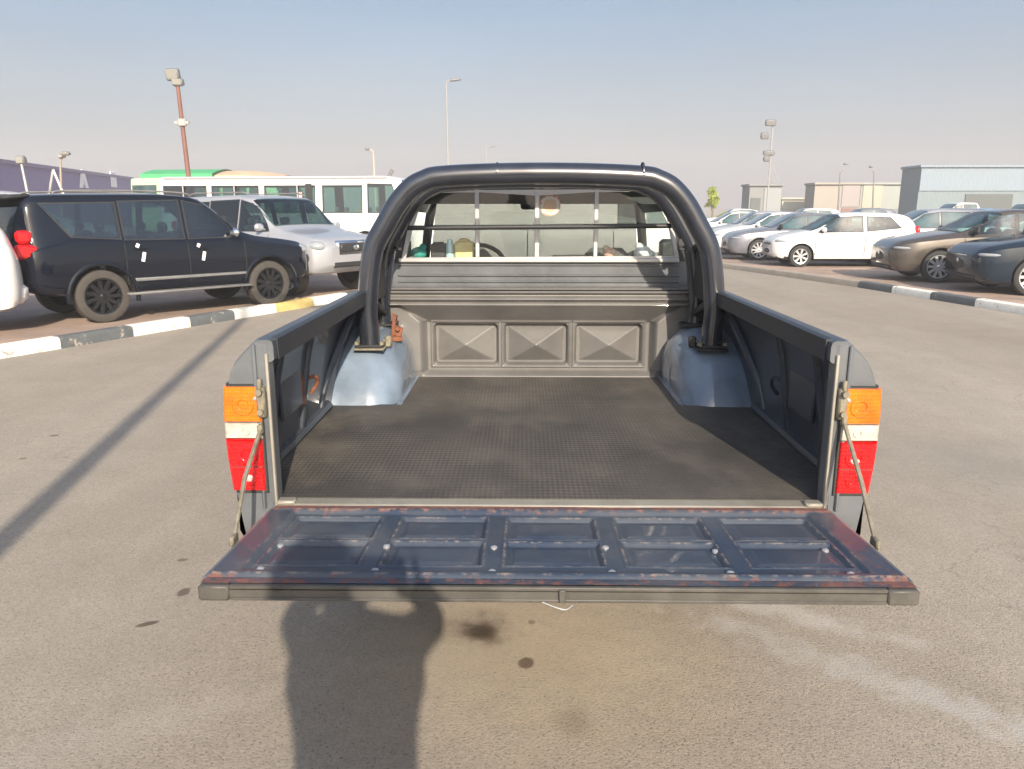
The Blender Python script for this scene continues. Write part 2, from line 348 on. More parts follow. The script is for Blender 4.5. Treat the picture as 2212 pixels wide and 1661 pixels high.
# ================================================================== SETTING
# ---- road
def road_material():
    m = mat('sun_bleached_asphalt', (.2, .18, .155), .9, spec=.25)
    nt = m.node_tree; b = nt.nodes['Principled BSDF']
    t = N(m, 'ShaderNodeTexCoord')
    big = N(m, 'ShaderNodeTexNoise'); big.inputs['Scale'].default_value = .35; big.inputs['Detail'].default_value = 8; big.inputs['Roughness'].default_value = .6
    mp = N(m, 'ShaderNodeMapping'); mp.inputs['Rotation'].default_value = (0, 0, R(-35)); mp.inputs['Scale'].default_value = (1, .35, 1)
    nt.links.new(t.outputs['Object'], mp.inputs[0]); nt.links.new(mp.outputs[0], big.inputs['Vector'])
    r1 = N(m, 'ShaderNodeValToRGB')
    r1.color_ramp.elements[0].position = .34; r1.color_ramp.elements[0].color = (.258, .226, .186, 1)
    r1.color_ramp.elements[1].position = .66; r1.color_ramp.elements[1].color = (.335, .302, .260, 1)
    nt.links.new(big.outputs[0], r1.inputs[0])
    # aggregate: dark pits and pale stones
    vo = N(m, 'ShaderNodeTexVoronoi'); vo.inputs['Scale'].default_value = 95; nt.links.new(t.outputs['Object'], vo.inputs['Vector'])
    fine = N(m, 'ShaderNodeTexNoise'); fine.inputs['Scale'].default_value = 110; fine.inputs['Detail'].default_value = 3; nt.links.new(t.outputs['Object'], fine.inputs['Vector'])
    pr_ = N(m, 'ShaderNodeValToRGB')
    pr_.color_ramp.elements[0].position = .33; pr_.color_ramp.elements[0].color = (.42, .40, .38, 1)
    pr_.color_ramp.elements[1].position = .42; pr_.color_ramp.elements[1].color = (1, 1, 1, 1)
    nt.links.new(fine.outputs[0], pr_.inputs[0])
    m1 = N(m, 'ShaderNodeMixRGB', blend_type='MULTIPLY'); m1.inputs[0].default_value = .8
    nt.links.new(r1.outputs[0], m1.inputs[1]); nt.links.new(pr_.outputs[0], m1.inputs[2])
    st = N(m, 'ShaderNodeValToRGB')
    st.color_ramp.elements[0].position = 0; st.color_ramp.elements[0].color = (.72, .72, .72, 1)
    st.color_ramp.elements[1].position = 1; st.color_ramp.elements[1].color = (1.22, 1.2, 1.16, 1)
    nt.links.new(vo.outputs['Color'], st.inputs[0])
    m2 = N(m, 'ShaderNodeMixRGB', blend_type='MULTIPLY'); m2.inputs[0].default_value = .55
    nt.links.new(m1.outputs[0], m2.inputs[1]); nt.links.new(st.outputs[0], m2.inputs[2])
    cur = m2.outputs[0]
    dist_n = N(m, 'ShaderNodeTexNoise'); dist_n.inputs['Scale'].default_value = 9; dist_n.inputs['Detail'].default_value = 6; nt.links.new(t.outputs['Object'], dist_n.inputs['Vector'])
    def blob(x, y, rx, ry, rot, col, strength, soft=.6, wob=.5):
        nonlocal cur
        mp_ = N(m, 'ShaderNodeMapping', vector_type='TEXTURE'); mp_.inputs['Location'].default_value = (x, y, 0); mp_.inputs['Rotation'].default_value = (0, 0, rot)
        mp_.inputs['Scale'].default_value = (rx, ry, 1); nt.links.new(t.outputs['Object'], mp_.inputs[0])
        ln = N(m, 'ShaderNodeVectorMath', operation='LENGTH'); nt.links.new(mp_.outputs[0], ln.inputs[0])
        ad = N(m, 'ShaderNodeMath', operation='MULTIPLY_ADD'); nt.links.new(dist_n.outputs[0], ad.inputs[0]); ad.inputs[1].default_value = wob * 2; nt.links.new(ln.outputs['Value'], ad.inputs[2])
        mr = N(m, 'ShaderNodeMapRange', interpolation_type='SMOOTHSTEP'); mr.inputs[1].default_value = 1 + wob; mr.inputs[2].default_value = 1 + wob - soft; mr.inputs[3].default_value = 0; mr.inputs[4].default_value = strength
        nt.links.new(ad.outputs[0], mr.inputs[0])
        mi_ = N(m, 'ShaderNodeMixRGB'); nt.links.new(mr.outputs[0], mi_.inputs[0]); nt.links.new(cur, mi_.inputs[1]); mi_.inputs[2].default_value = (*col, 1); cur = mi_.outputs[0]
    def bp(px, py, wpx, hpx, *a, **k):
        c = atZ(px, py, 0); l = atZ(px - wpx / 2, py, 0); r_ = atZ(px + wpx / 2, py, 0); u = atZ(px, py - hpx / 2, 0); d = atZ(px, py + hpx / 2, 0)
        blob(c[0], c[1], abs(r_[0] - l[0]) / 2, abs(u[1] - d[1]) / 2, 0, *a, **k)
    DK = (.05, .032, .02)
    c = atZ(1150, 1390, 0); blob(c[0], c[1], 1.0, .8, 0, (.40, .325, .225), .45, soft=1.0)        # oil soaked, yellowish
    bp(1035, 1358, 200, 100, DK, .62, soft=1.1, wob=.75); bp(1035, 1358, 130, 78, DK, .8, soft=.8, wob=.7); bp(1030, 1360, 80, 46, (.03, .02, .012), .7, soft=.7, wob=.6)
    bp(1136, 1432, 44, 34, (.075, .045, .03), .8, soft=.4, wob=.5)
    bp(1148, 1343, 22, 14, (.1, .06, .04), .55, soft=.5)
    bp(397, 1278, 26, 20, DK, .75, soft=.4)
    bp(395, 1209, 30, 9, DK, .6, soft=.5)
    bp(118, 940, 26, 7, DK, .6, soft=.5); bp(50, 990, 20, 6, DK, .5, soft=.5)
    c = atZ(319, 1347, 0); blob(c[0], c[1], .055, .02, R(28), DK, .85, soft=.4, wob=.3)
    c = atZ(1990, 1500, 0); blob(c[0], c[1], .13, 1.1, R(52), (.38, .37, .355), .55, soft=1.0, wob=1.2)    # pale dried streak
    c = atZ(1700, 1320, 0); blob(c[0], c[1], .12, .6, R(60), (.42, .40, .38), .45, soft=.9, wob=.8)
    c = atZ(330, 1560, 0); blob(c[0], c[1], .9, .14, R(28), (.40, .37, .34), .2, soft=1, wob=.9)
    c = atZ(1240, 1560, 0); blob(c[0], c[1], .09, .12, 0, (.12, .09, .06), .35, soft=.8)
    c = atZ(2100, 1000, 0); blob(c[0], c[1], 1.2, 1.6, R(30), (.215, .205, .19), .45, soft=1.2, wob=.6)
    # tyre-worn darker lanes
    wv = N(m, 'ShaderNodeTexNoise'); wv.inputs['Scale'].default_value = 1; wv.inputs['Detail'].default_value = 5
    mpw = N(m, 'ShaderNodeMapping'); mpw.inputs['Rotation'].default_value = (0, 0, R(12)); mpw.inputs['Scale'].default_value = (1.6, .06, 1)
    nt.links.new(t.outputs['Object'], mpw.inputs[0]); nt.links.new(mpw.outputs[0], wv.inputs['Vector'])
    rw = N(m, 'ShaderNodeMapRange'); rw.inputs[1].default_value = .45; rw.inputs[2].default_value = .7; rw.inputs[3].default_value = 0; rw.inputs[4].default_value = .28
    nt.links.new(wv.outputs[0], rw.inputs[0])
    m3 = N(m, 'ShaderNodeMixRGB'); nt.links.new(rw.outputs[0], m3.inputs[0]); nt.links.new(cur, m3.inputs[1]); m3.inputs[2].default_value = (.22, .203, .185, 1); cur = m3.outputs[0]
    big2 = N(m, 'ShaderNodeTexNoise'); big2.inputs['Scale'].default_value = 2.3; big2.inputs['Detail'].default_value = 9; big2.inputs['Roughness'].default_value = .72; nt.links.new(t.outputs['Object'], big2.inputs['Vector'])
    rb2 = N(m, 'ShaderNodeMapRange'); rb2.inputs[1].default_value = .3; rb2.inputs[2].default_value = .7; rb2.inputs[3].default_value = .93; rb2.inputs[4].default_value = 1.09; nt.links.new(big2.outputs[0], rb2.inputs[0])
    sc2 = N(m, 'ShaderNodeVectorMath', operation='SCALE'); nt.links.new(cur, sc2.inputs[0]); nt.links.new(rb2.outputs[0], sc2.inputs['Scale']); cur = sc2.outputs[0]
    # hairline cracks
    vc = N(m, 'ShaderNodeTexVoronoi', feature='DISTANCE_TO_EDGE'); vc.inputs['Scale'].default_value = .8
    mpc = N(m, 'ShaderNodeVectorMath', operation='ADD'); nz = N(m, 'ShaderNodeTexNoise'); nz.inputs['Scale'].default_value = 3; nz.inputs['Detail'].default_value = 5
    nt.links.new(t.outputs['Object'], nz.inputs['Vector']); sc_ = N(m, 'ShaderNodeVectorMath', operation='SCALE'); sc_.inputs['Scale'].default_value = .5
    nt.links.new(nz.outputs['Color'], sc_.inputs[0]); nt.links.new(t.outputs['Object'], mpc.inputs[0]); nt.links.new(sc_.outputs[0], mpc.inputs[1]); nt.links.new(mpc.outputs[0], vc.inputs['Vector'])
    rc = N(m, 'ShaderNodeMapRange'); rc.inputs[1].default_value = .0; rc.inputs[2].default_value = .006; rc.inputs[3].default_value = .0; rc.inputs[4].default_value = 0
    rc.inputs[3].default_value = .28
    nt.links.new(vc.outputs['Distance'], rc.inputs[0])
    msk = N(m, 'ShaderNodeMapRange'); msk.inputs[1].default_value = .46; msk.inputs[2].default_value = .56
    nt.links.new(big.outputs[0], msk.inputs[0])
    mm_ = N(m, 'ShaderNodeMath', operation='MULTIPLY'); nt.links.new(rc.outputs[0], mm_.inputs[0]); nt.links.new(msk.outputs[0], mm_.inputs[1])
    m4 = N(m, 'ShaderNodeMixRGB'); nt.links.new(mm_.outputs[0], m4.inputs[0]); nt.links.new(cur, m4.inputs[1]); m4.inputs[2].default_value = (.07, .06, .05, 1)
    nt.links.new(m4.outputs[0], b.inputs['Base Color'])
    bmp = N(m, 'ShaderNodeBump'); bmp.inputs['Strength'].default_value = .55; bmp.inputs['Distance'].default_value = .004
    nt.links.new(fine.outputs[0], bmp.inputs['Height']); nt.links.new(bmp.outputs[0], b.inputs['Normal'])
    return m
g = MB(); g.grid(lambda u, v: (lerp(-900, 900, u), lerp(-200, 1600, v), 0), 4, 4)
tag(g.build('road', road_material(), smooth=False), kind='structure')

# ---- paved parking strips behind the kerbs
def paver_material():
    m = mat('pink_pavers', (.3, .21, .17), .9, spec=.2); nt = m.node_tree; b = nt.nodes['Principled BSDF']
    t = N(m, 'ShaderNodeTexCoord'); br = N(m, 'ShaderNodeTexBrick'); br.inputs['Scale'].default_value = 4
    br.inputs['Color1'].default_value = (.40, .30, .245, 1); br.inputs['Color2'].default_value = (.34, .27, .23, 1); br.inputs['Mortar'].default_value = (.28, .24, .20, 1)
    br.inputs['Mortar Size'].default_value = .012
    nt.links.new(t.outputs['Object'], br.inputs['Vector'])
    n = N(m, 'ShaderNodeTexNoise'); n.inputs['Scale'].default_value = .9; n.inputs['Detail'].default_value = 7; nt.links.new(t.outputs['Object'], n.inputs['Vector'])
    r = N(m, 'ShaderNodeValToRGB'); r.color_ramp.elements[0].position = .3; r.color_ramp.elements[1].position = .7
    r.color_ramp.elements[0].color = (.72, .70, .68, 1); r.color_ramp.elements[1].color = (1.15, 1.12, 1.1, 1)
    nt.links.new(n.outputs[0], r.inputs[0])
    mxx = N(m, 'ShaderNodeMixRGB', blend_type='MULTIPLY'); mxx.inputs[0].default_value = 1; nt.links.new(br.outputs[0], mxx.inputs[1]); nt.links.new(r.outputs[0], mxx.inputs[2])
    nt.links.new(mxx.outputs[0], b.inputs['Base Color']); return m
PAVE = paver_material()
KH = .10                                                     # pavement height
KL = [Vector((-5.695, 8.044)), Vector((-3.56, 12.6))]         # left kerb, road side
dl = (KL[1] - KL[0]).normalized(); L0 = KL[0] - dl * 7; L1 = KL[0] + dl * 9
KR = [Vector((8.3, 7.3)), Vector((7.55, 11.7)), Vector((6.78, 15.9)), Vector((5.6, 20.2)), Vector((3.4, 27.0))]
nl = Vector((-dl.y, dl.x))
def slab(name, poly):
    s = MB(); n = len(poly)
    s.prism([tuple(p) for p in poly], -.05, KH, axis='Z'); o = s.build(name, PAVE, smooth=False); tag(o, kind='structure'); return o
kw = .16
slab('pavement', [L0 + nl * kw, L1 + nl * kw, L1 + nl * 2 + dl * 1, Vector((-4, 60)), Vector((-70, 60)), Vector((-70, -10)), Vector((-12, -10))])
def offs(p, q, d):
    t = (q - p).normalized(); return Vector((t.y, -t.x)) * d
poly = [p + Vector((kw, 0)) for p in KR] + [Vector((3.4, 60)), Vector((80, 60)), Vector((80, 5)), Vector((9, 5))]
slab('pavement', poly)
M['kerb_white'] = mat('white_kerb_paint', (.70, .69, .64), .8, var=.12, vscale=7, bump=.2, bscale=30)
M['kerb_grey'] = mat('grey_kerb_paint', (.095, .105, .11), .8, var=.2, vscale=7, bump=.2, bscale=30)
M['kerb_yellow'] = mat('yellow_kerb_paint', (.55, .43, .16), .8, var=.15, vscale=7)
def chip(m):
    nt = m.node_tree; b = nt.nodes['Principled BSDF']; src = b.inputs['Base Color'].links[0].from_socket
    t = N(m, 'ShaderNodeTexCoord'); n = N(m, 'ShaderNodeTexNoise'); n.inputs['Scale'].default_value = 5; n.inputs['Detail'].default_value = 10; n.inputs['Roughness'].default_value = .75
    nt.links.new(t.outputs['Object'], n.inputs['Vector']); r = N(m, 'ShaderNodeMapRange'); r.inputs[1].default_value = .58; r.inputs[2].default_value = .62; nt.links.new(n.outputs[0], r.inputs[0])
    x = N(m, 'ShaderNodeMixRGB'); nt.links.new(r.outputs[0], x.inputs[0]); nt.links.new(src, x.inputs[1]); x.inputs[2].default_value = (.34, .30, .26, 1); nt.links.new(x.outputs[0], b.inputs['Base Color'])
for k_ in ('kerb_white', 'kerb_grey', 'kerb_yellow'): chip(M[k_])
M['kerb_plain'] = mat('bare_kerb', (.31, .275, .23), .9, var=.12, vscale=5)
def kerb(blocks, side):
    """blocks: list of (p, q, material index); rounded road-side top edge; side=+1 pavement lies left of p->q"""
    s = MB()
    for p, q, mi in blocks:
        t = (q - p).normalized(); nn = Vector((-t.y, t.x)) * side
        p2 = p + t * .006; q2 = q - t * .006
        prof = [(0, -.03), (0, KH - .01), (.012, KH + .02), (.04, KH + .035), (kw, KH + .035), (kw, -.03)]
        vs = [(e.x + nn.x * a, e.y + nn.y * a, z) for e in (p2, q2) for a, z in prof]
        n = len(prof); s.add(vs, [list(range(n)), list(range(n, 2 * n))] + [(i, (i + 1) % n, (i + 1) % n + n, i + n) for i in range(n)], mi)
    o = s.build('kerb', [M['kerb_white'], M['kerb_grey'], M['kerb_yellow'], M['kerb_plain']], angle=25)
    return tag(o, kind='structure')
def walk(p, t, cuts): return [(p + t * a, p + t * b, m) for a, b, m in cuts]
cuts = []; edges = [-7, -6.1, -5.2, -4.3, -3.4, -2.5, -1.7, -.9, -.1, .70, 1.66, 2.56, 3.36, 4.22, 5.1, 6, 6.9, 7.8, 9]
cols = [0, 1, 0, 1, 0, 1, 0, 1, 0, 1, 0, 1, 0, 2, 0, 1, 0, 1]
cuts = [(edges[i], edges[i + 1], cols[i]) for i in range(len(cols))]
kerb(walk(KL[0], dl, cuts), 1)
bl = []
for (a, b) in ((KR[0], KR[1]), (KR[1], KR[2])):
    n = round((b - a).length / 1.0)
    for i in range(n): bl.append((a.lerp(b, i / n), a.lerp(b, (i + 1) / n), 0))
bl = [(p, q, (i % 2)) for i, (p, q, _) in enumerate(bl)]
for (a, b) in ((KR[2], KR[3]), (KR[3], KR[4])):
    n = round((b - a).length / 1.0)
    for i in range(n): bl.append((a.lerp(b, i / n), a.lerp(b, (i + 1) / n), 3))
kerb(bl, -1)

# ================================================================== PICKUP TRUCK
FLOOR = .78; YR = 2.0; YF = 3.66
T = thing('pickup_truck', 'dark grey pickup truck with its tailgate hanging open and a black roll bar', 'pickup truck', (0, YR, 0))
def tb(mb, name, m, parent=None, label=None, **k):
    """build in world space under the truck (or one of its parts)"""
    par = parent or T
    base = Vector((0, YR, 0))
    o = mb.build(name, m, None, **k)
    for v in o.data.vertices: v.co += o.location
    o.data.transform(Matrix.Translation(-base))
    o.location = (0, 0, 0); o.parent = par
    if label: o['label'] = label
    return o
# --- bed side walls
outer = curve([(.60, .835), (.69, .852), (.82, .868), (.97, .878), (1.02, .878), (1.115, .873), (1.17, .852), (1.215, .812), (1.24, .785)])
zs = [.60, .66, .72, .78, .84, .90, .96, 1.02, 1.07, 1.115, 1.15, 1.18, 1.205, 1.225, 1.236, 1.24]
def side(sg):
    prof_o = [(outer(z), z) for z in zs]
    inner = [(.748, 1.241), (.738, 1.236), (.735, 1.225), (.735, 1.188), (.742, 1.182), (.79, 1.176), (.800, 1.165), (.822, 1.10), (.850, .92), (.864, .80), (.864, .70), (.80, .60)]
    ring = prof_o + inner
    s = MB(); n = len(ring)
    ys = [(YR, .022), (YR + .006, .010), (YR + .022, 0)] + [(lerp(YR + .022, YF + .03, k / 6), 0) for k in range(1, 7)]
    vs = []
    for y, inset in ys:
        for i, (x, z) in enumerate(ring):
            vs.append((sg * (x - (inset if i < len(zs) else 0) + (.022 * sm(YR + .03, YR + .6, y) * sm(1.22, 1.10, z) if i < len(zs) else 0)), y, z))
    fs = [list(range(n))[::-1], list(range((len(ys) - 1) * n, len(ys) * n))]
    for j in range(len(ys) - 1):
        for i in range(n):
            a = j * n + i; b = j * n + (i + 1) % n; fs.append((a, b, b + n, a + n))
    s.add(vs, fs, 0)
    s_rear = MB(); s_rear.grid(lambda u, v: (sg * lerp(.752, outer(lerp(.60, 1.236, v)) - .010, u), YR - .001, lerp(.60, 1.236, v)), 4, 24)
    # mark interior faces with bed paint
    k = 2
    for j in range(len(ys) - 1):
        for i in range(n):
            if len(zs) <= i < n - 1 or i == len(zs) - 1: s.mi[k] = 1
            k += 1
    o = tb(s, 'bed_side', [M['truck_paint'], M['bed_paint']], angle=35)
    tb(s_rear, 'rear_face', M['truck_paint'], o)
    # rail cap (black plastic strip on the inner lip)
    r_ = MB(); r_.prism([(sg * .7475, 1.243), (sg * .7325, 1.239), (sg * .7305, 1.184), (sg * .7335, 1.184), (sg * .7355, 1.2335), (sg * .7475, 1.2395)], YR + .03, YF - .01)
    tb(r_, 'rail_trim', M['rail_cap'], o)
    # rear post with slots and seal edge
    p = MB(); p.box((sg * .774, YR + .022, 1.005), (.046, .05, .455), bev=.006)
    p.box((sg * .786, YR - .006, 1.0), (.010, .014, .46), bev=.003)
    tb(p, 'rear_post', M['truck_paint'], o)
    q = MB(); q.box((sg * .7535, YR - .004, .99), (.008, .012, .43), bev=.002); tb(q, 'edge_strip', M['alu'], o)
    # stiffening ribs of the inner wall
    rb = MB()
    for y in (2.28, 2.62):
        rb.tube([(sg * .805, y, 1.16), (sg * .824, y, 1.08), (sg * .852, y, .90), (sg * .864, y, .80)], .014, 8)
    arc = [(sg * (.868 - .07 * sm(.8, 1.17, z_)), y_, z_) for y_, z_ in [(3.46 - .60 * math.cos(a), .62 + .56 * math.sin(a)) for a in [R(x) for x in range(20, 76, 5)]]]
    rb.tube(arc, .018, 8)
    rb.tube([(sg * .862, 2.06, .80), (sg * .862, 2.5, .80), (sg * .862, 3.0, .805)], .022, 8)
    rb.box((sg * .836, 2.45, 1.0), (.012, .22, .16), bev=.004)
    tb(rb, 'wall_rib', M['bed_paint'], o)
    return o
SL = side(-1); SR = side(1)
# --- bed floor
s = MB(); s.prism([(-.863, .76), (.863, .76), (.863, .776), (-.863, .776)], YR + .02, YF + .02); s.prism([(-.80, .56), (.80, .56), (.80, .755), (-.80, .755)], YR + .03, YR + .07)
for y in (2.4, 2.9, 3.4): s.box((0, y, .73), (1.6, .06, .055))
for sx in (-.42, .42): s.box((sx, 4.35, .60), (.09, 3.6, .13))
tb(s, 'bed_floor', M['bed_paint'])
s = MB()
s.box((0, YR + .005, .772), (1.50, .05, .03), bev=.005); s.box((0, YR - .012, .757), (1.46, .012, .05), bev=.003)
for sx in (-1, 1): s.box((sx * .725, YR - .004, .790), (.05, .035, .012), bev=.004)
tb(s, 'sill_strip', M['alu'], label='pale metal strip along the rear edge of the bed floor')
# --- wheel arches
AC = (3.485, .595); AR = .46
for sg in (-1, 1):
    s = MB()
    a0 = math.asin((.772 - AC[1]) / AR); a1 = math.pi - math.acos((YF + .03 - AC[0]) / AR) if False else math.pi - math.acos(-(YF + .03 - AC[0]) / AR)
    prof = [(.885, AR), (.80, AR + .002), (.735, AR)] + [(.735 - .145 * math.sin(R(t)), AR - .145 * (1 - math.cos(R(t)))) for t in range(10, 91, 10)] + [(.588, AR - .22), (.586, AR - .34)]
    def fn(u, v):
        th = lerp(a0, math.acos(-(YF + .03 - AC[0]) / AR), u); k = v * (len(prof) - 1); i = min(int(k), len(prof) - 2); f = k - i
        x = lerp(prof[i][0], prof[i + 1][0], f); r = lerp(prof[i][1], prof[i + 1][1], f)
        y = AC[0] - r * math.cos(th); z = AC[1] + r * math.sin(th)
        w = .008 * noise.noise(Vector((x * 5 * sg, y * 6, z * 6))) + .005 * noise.noise(Vector((x * 14 * sg, y * 15 + 3, z * 15)))
        return (sg * (x + w), y + w, max(z + w, .772))
    s.grid(fn, 44, 2 * (len(prof) - 1))
    # flange along the floor
    s.box((sg * .585, 3.37, .782), (.02, .56, .012))
    tb(s, 'wheel_arch', M['arch_paint'], angle=60)
    h = MB(); h.box((sg * .725, 3.25, AC[1] + AR - .045), (.115, .10, .012), bev=.003); fp = tb(h, 'foot_plate', M['dark'])
    for yy in (3.21, 3.29):
        for xx in (.672, .778): h = MB(); h.lathe([(0, .014), (.011, .014), (.011, 0)], (sg * xx, yy, AC[1] + AR - .04), n=6); tb(h, 'bolt', M['zinc'], fp)
    h = MB(); h.box((sg * .72, 3.55, AC[1] + AR + .002), (.12, .11, .012), bev=.003); tb(h, 'foot_plate', M['dark'])
# --- bulkhead between bed and cab
def bulk_y(x, z):
    ax = abs(x)
    lim = .545 + 1.35 * max(0, z - 1.052)
    inside = 1 - sm(lim - .012, lim + .022, ax)
    p_in = .098 * max(0., min(1., (z - 1.044) / .094))
    d = lerp(.060, p_in, inside if z < 1.137 else 1)
    if z < .812: d = lerp(.055, d, sm(.785, .812, z)) * .9
    for c0, c1 in ((-.506, -.195), (-.165, .145), (.18, .503)):
        if c0 < x < c1 and .835 < z < 1.038:
            cx = (c0 + c1) / 2; cz = .9365; hx = (c1 - c0) / 2; hz = .1015; rr_ = .022
            ex = min(x - c0, c1 - x); ez = min(z - .835, 1.038 - z)
            e = rr_ - math.hypot(rr_ - ex, rr_ - ez) if (ex < rr_ and ez < rr_) else min(ex, ez); e = max(e, 0); d -= .038 * sm(0, .009, e)
            if e > .012:
                f = 1 - max(abs(x - cx) / (hx - .012), abs(z - cz) / (hz - .012)); d += .066 * f
        # raised lip round each pressing
        ex = max(c0 - x, x - c1); ez = max(.835 - z, z - 1.038); e = max(ex, ez)
        if 0 <= e < .016: d += .007 * math.sin(math.pi * e / .016)
    for zc, w, h in ((1.150, .006, -.010), (1.166, .007, .010), (1.183, .006, -.010), (1.196, .005, .008)):
        d += h * math.exp(-((z - zc) / w) ** 2)
    d += .0025 * noise.noise(Vector((x * 3, z * 7, 0)))
    return YF - d + .03
NX, NZ = 330, 110
s = MB(); s.grid(lambda u, v: (lerp(-.82, .82, u), bulk_y(lerp(-.82, .82, u), lerp(.776, 1.204, v)), lerp(.776, 1.204, v)), NX, NZ)
s.box((0, YF + .012, 1.208), (1.62, .075, .01), bev=.003)
s.box((0, YF + .068, 1.0), (1.62, .008, .40))
tb(s, 'bulkhead', M['bulk_paint'], angle=32)

# --- tailgate (hangs open, level with the bed floor)
GT = .797; GY0, GY1 = 1.505, 1.945
def gw(y): return lerp(.764, .738, (y - GY0) / (GY1 - GY0))
def gate_z(x, y):
    z = GT; ux = (x / gw(y)); vy = (y - GY0) / (GY1 - GY0)
    # inner panel sunk below the rim
    ex = 1 - abs(ux); inn = sm(.075, .10, ex) * sm(.14, .175, vy) * (1 - sm(.90, .93, vy))
    z -= .009 * inn
    # ridge line at the rear rim
    z += .004 * math.exp(-((vy - .105) / .014) ** 2) - .006 * math.exp(-((vy - .075) / .010) ** 2)
    z += .003 * math.exp(-((vy - .945) / .014) ** 2)
    for k in range(5):
        c = -.80 + k * .40
        if k in (0, 4): hw = .150
        else: hw = .150
        fx = abs(ux - c * .93) / hw
        for v0, v1 in ((.245, .525), (.575, .865)):
            if fx < 1.0 and v0 < vy < v1:
                e = min((1 - fx) * hw * gw(y), (vy - v0) * .44, (v1 - vy) * .44)
                z += -.008 * sm(0, .010, e) + .004 * sm(.012, .03, e)
            elif fx < 1.07 and v0 - .02 < vy < v1 + .02: z += .002
    z += .0015 * noise.noise(Vector((x * 4, y * 9, 1)))
    return z
s = MB(); s.grid(lambda u, v: (lerp(-1, 1, u) * gw(lerp(GY0, GY1, v)), lerp(GY0, GY1, v), gate_z(lerp(-1, 1, u) * gw(lerp(GY0, GY1, v)), lerp(GY0, GY1, v))), 420, 130)
o_g = tb(s, 'tailgate', M['gate_paint'], angle=30)
for v in o_g.data.vertices: v.co.y -= (GY1 - YR)          # rust ramps are laid out from the hinge
o_g.location = (0, GY1 - YR, 0)
def tg(mb, name, m, label=None, **k):
    o = tb(mb, name, m, o_g, label, **k)
    for v in o.data.vertices: v.co.y -= (GY1 - YR)
    return o
s = MB(); t_ = .036
s.box((0, GY0 - .004, GT - .006), (1.40, .012, .009), bev=.002); s.box((0, GY0 - .001, GT - .021), (1.40, .012, .016)); s.box((0, GY0 - .004, GT - .033), (1.40, .012, .008), bev=.002)
s.box((.012, GY0 - .012, GT - .02), (.014, .008, .03), bev=.002)
tg(s, 'edge_channel', M['channel'], label='dull metal channel along the free edge of the tailgate')
s = MB(); s.prism([(-.760, GY0 + .004), (.760, GY0 + .004), (.736, GY1), (-.736, GY1)], GT - .037, GT - .028, axis='Z')
s.tube([(-.70, GY1 + .012, GT - .018), (.70, GY1 + .012, GT - .018)], .012, 10)
tg(s, 'outer_skin', M['truck_paint'])
for sg in (-1, 1):
    s = MB(); s.box((sg * .733, GY0 - .002, GT - .0195), (.066, .022, .035), bev=.004); tg(s, 'end_cap', M['channel'])
    s = MB(); s.box((sg * .757, (GY0 + GY1) / 2 + .01, GT - .018), (.010, .40, .030), bev=.002, rz=sg * .055); tg(s, 'side_edge', M['truck_paint'])
bolts = [(605, 1172), (835, 1182), (1067, 1183), (1308, 1183), (1546, 1186), (1783, 1185), (563, 1228), (810, 1232), (1063, 1234), (1322, 1237), (1578, 1240), (1838, 1241)]
for bx, by in bolts:
    p = atZ(bx, by, GT - .008); s = MB(); z = gate_z(p[0], p[1])
    s.lathe([(0, .006), (.005, .0055), (.0085, .003), (.0085, -.002)], (p[0], p[1], z), n=12); tg(s, 'bolt', M['bolt'])
# torn scrap of trim hanging from the channel
s = MB(); s.tube(smooth_path([(-.03, GY0 - .012, GT - .034), (.0, GY0 - .02, GT - .042), (.02, GY0 - .022, GT - .045), (.035, GY0 - .02, GT - .035)]), .0022, 6)
tg(s, 'loose_wire', M['galv'])
# --- stays, latches
for sg in (-1, 1):
    s = MB()
    top = Vector((sg * .779, YR - .018, 1.03)); bot = Vector((sg * .778, 1.735, .795))
    mid = top.lerp(bot, .5) + Vector((sg * .006, 0, -.006))
    if sg < 0: top = Vector((-.779, YR - .018, 1.0)); bot = Vector((-.775, 1.73, .795))
    s.tube([top, mid, bot], [.0055, .0065, .0055], 8)
    s.box(bot, (.012, .04, .026), bev=.004)
    s.box(top, (.014, .02, .03), bev=.004)
    tb(s, 'tailgate_stay', M['zinc'])
    s = MB(); s.box((sg * .772, YR - .012, 1.075), (.024, .024, .085), bev=.005)
    s.lathe([(0, -.02), (.009, -.02), (.009, .01), (.014, .012), (.014, .02), (0, .02)], (sg * .772, YR - .018, 1.105), axis='Y', n=12)
    s.lathe([(0, -.016), (.008, -.016), (.008, .02), (0, .02)], (sg * .772, YR - .018, 1.05), axis='Y', n=10)
    s.box((sg * .772, YR - .02, 1.125), (.012, .012, .03), bev=.003)
    tb(s, 'latch', M['zinc'])
# --- tie-down hooks on the inner walls
for sg in (-1, 1):
    s = MB(); x = sg * .838; y = 2.62
    s.box((x, y - .03, .985), (.008, .022, .15), bev=.003)
    s.box((x, y + .01, .992), (.008, .06, .016), bev=.003)
    s.tube(smooth_path([(x - sg * .004, y + .0, .995), (x - sg * .03, y + .03, 1.0), (x - sg * .03, y + .05, .97), (x - sg * .006, y + .05, .935)]), .007, 8)
    tb(s, 'tie_hook', M['rust'] if sg < 0 else M['rail_cap'])
s = MB(); s.box((-.799, 2.1, 1.0), (.008, .012, .045), bev=.003); tb(s, 'hook_stub', M['rust'])
s = MB(); s.tube([(-.80, 3.12, 1.09), (-.795, 3.2, 1.12)], .006, 6)
tb(s, 'hook_stub', M['rust'])
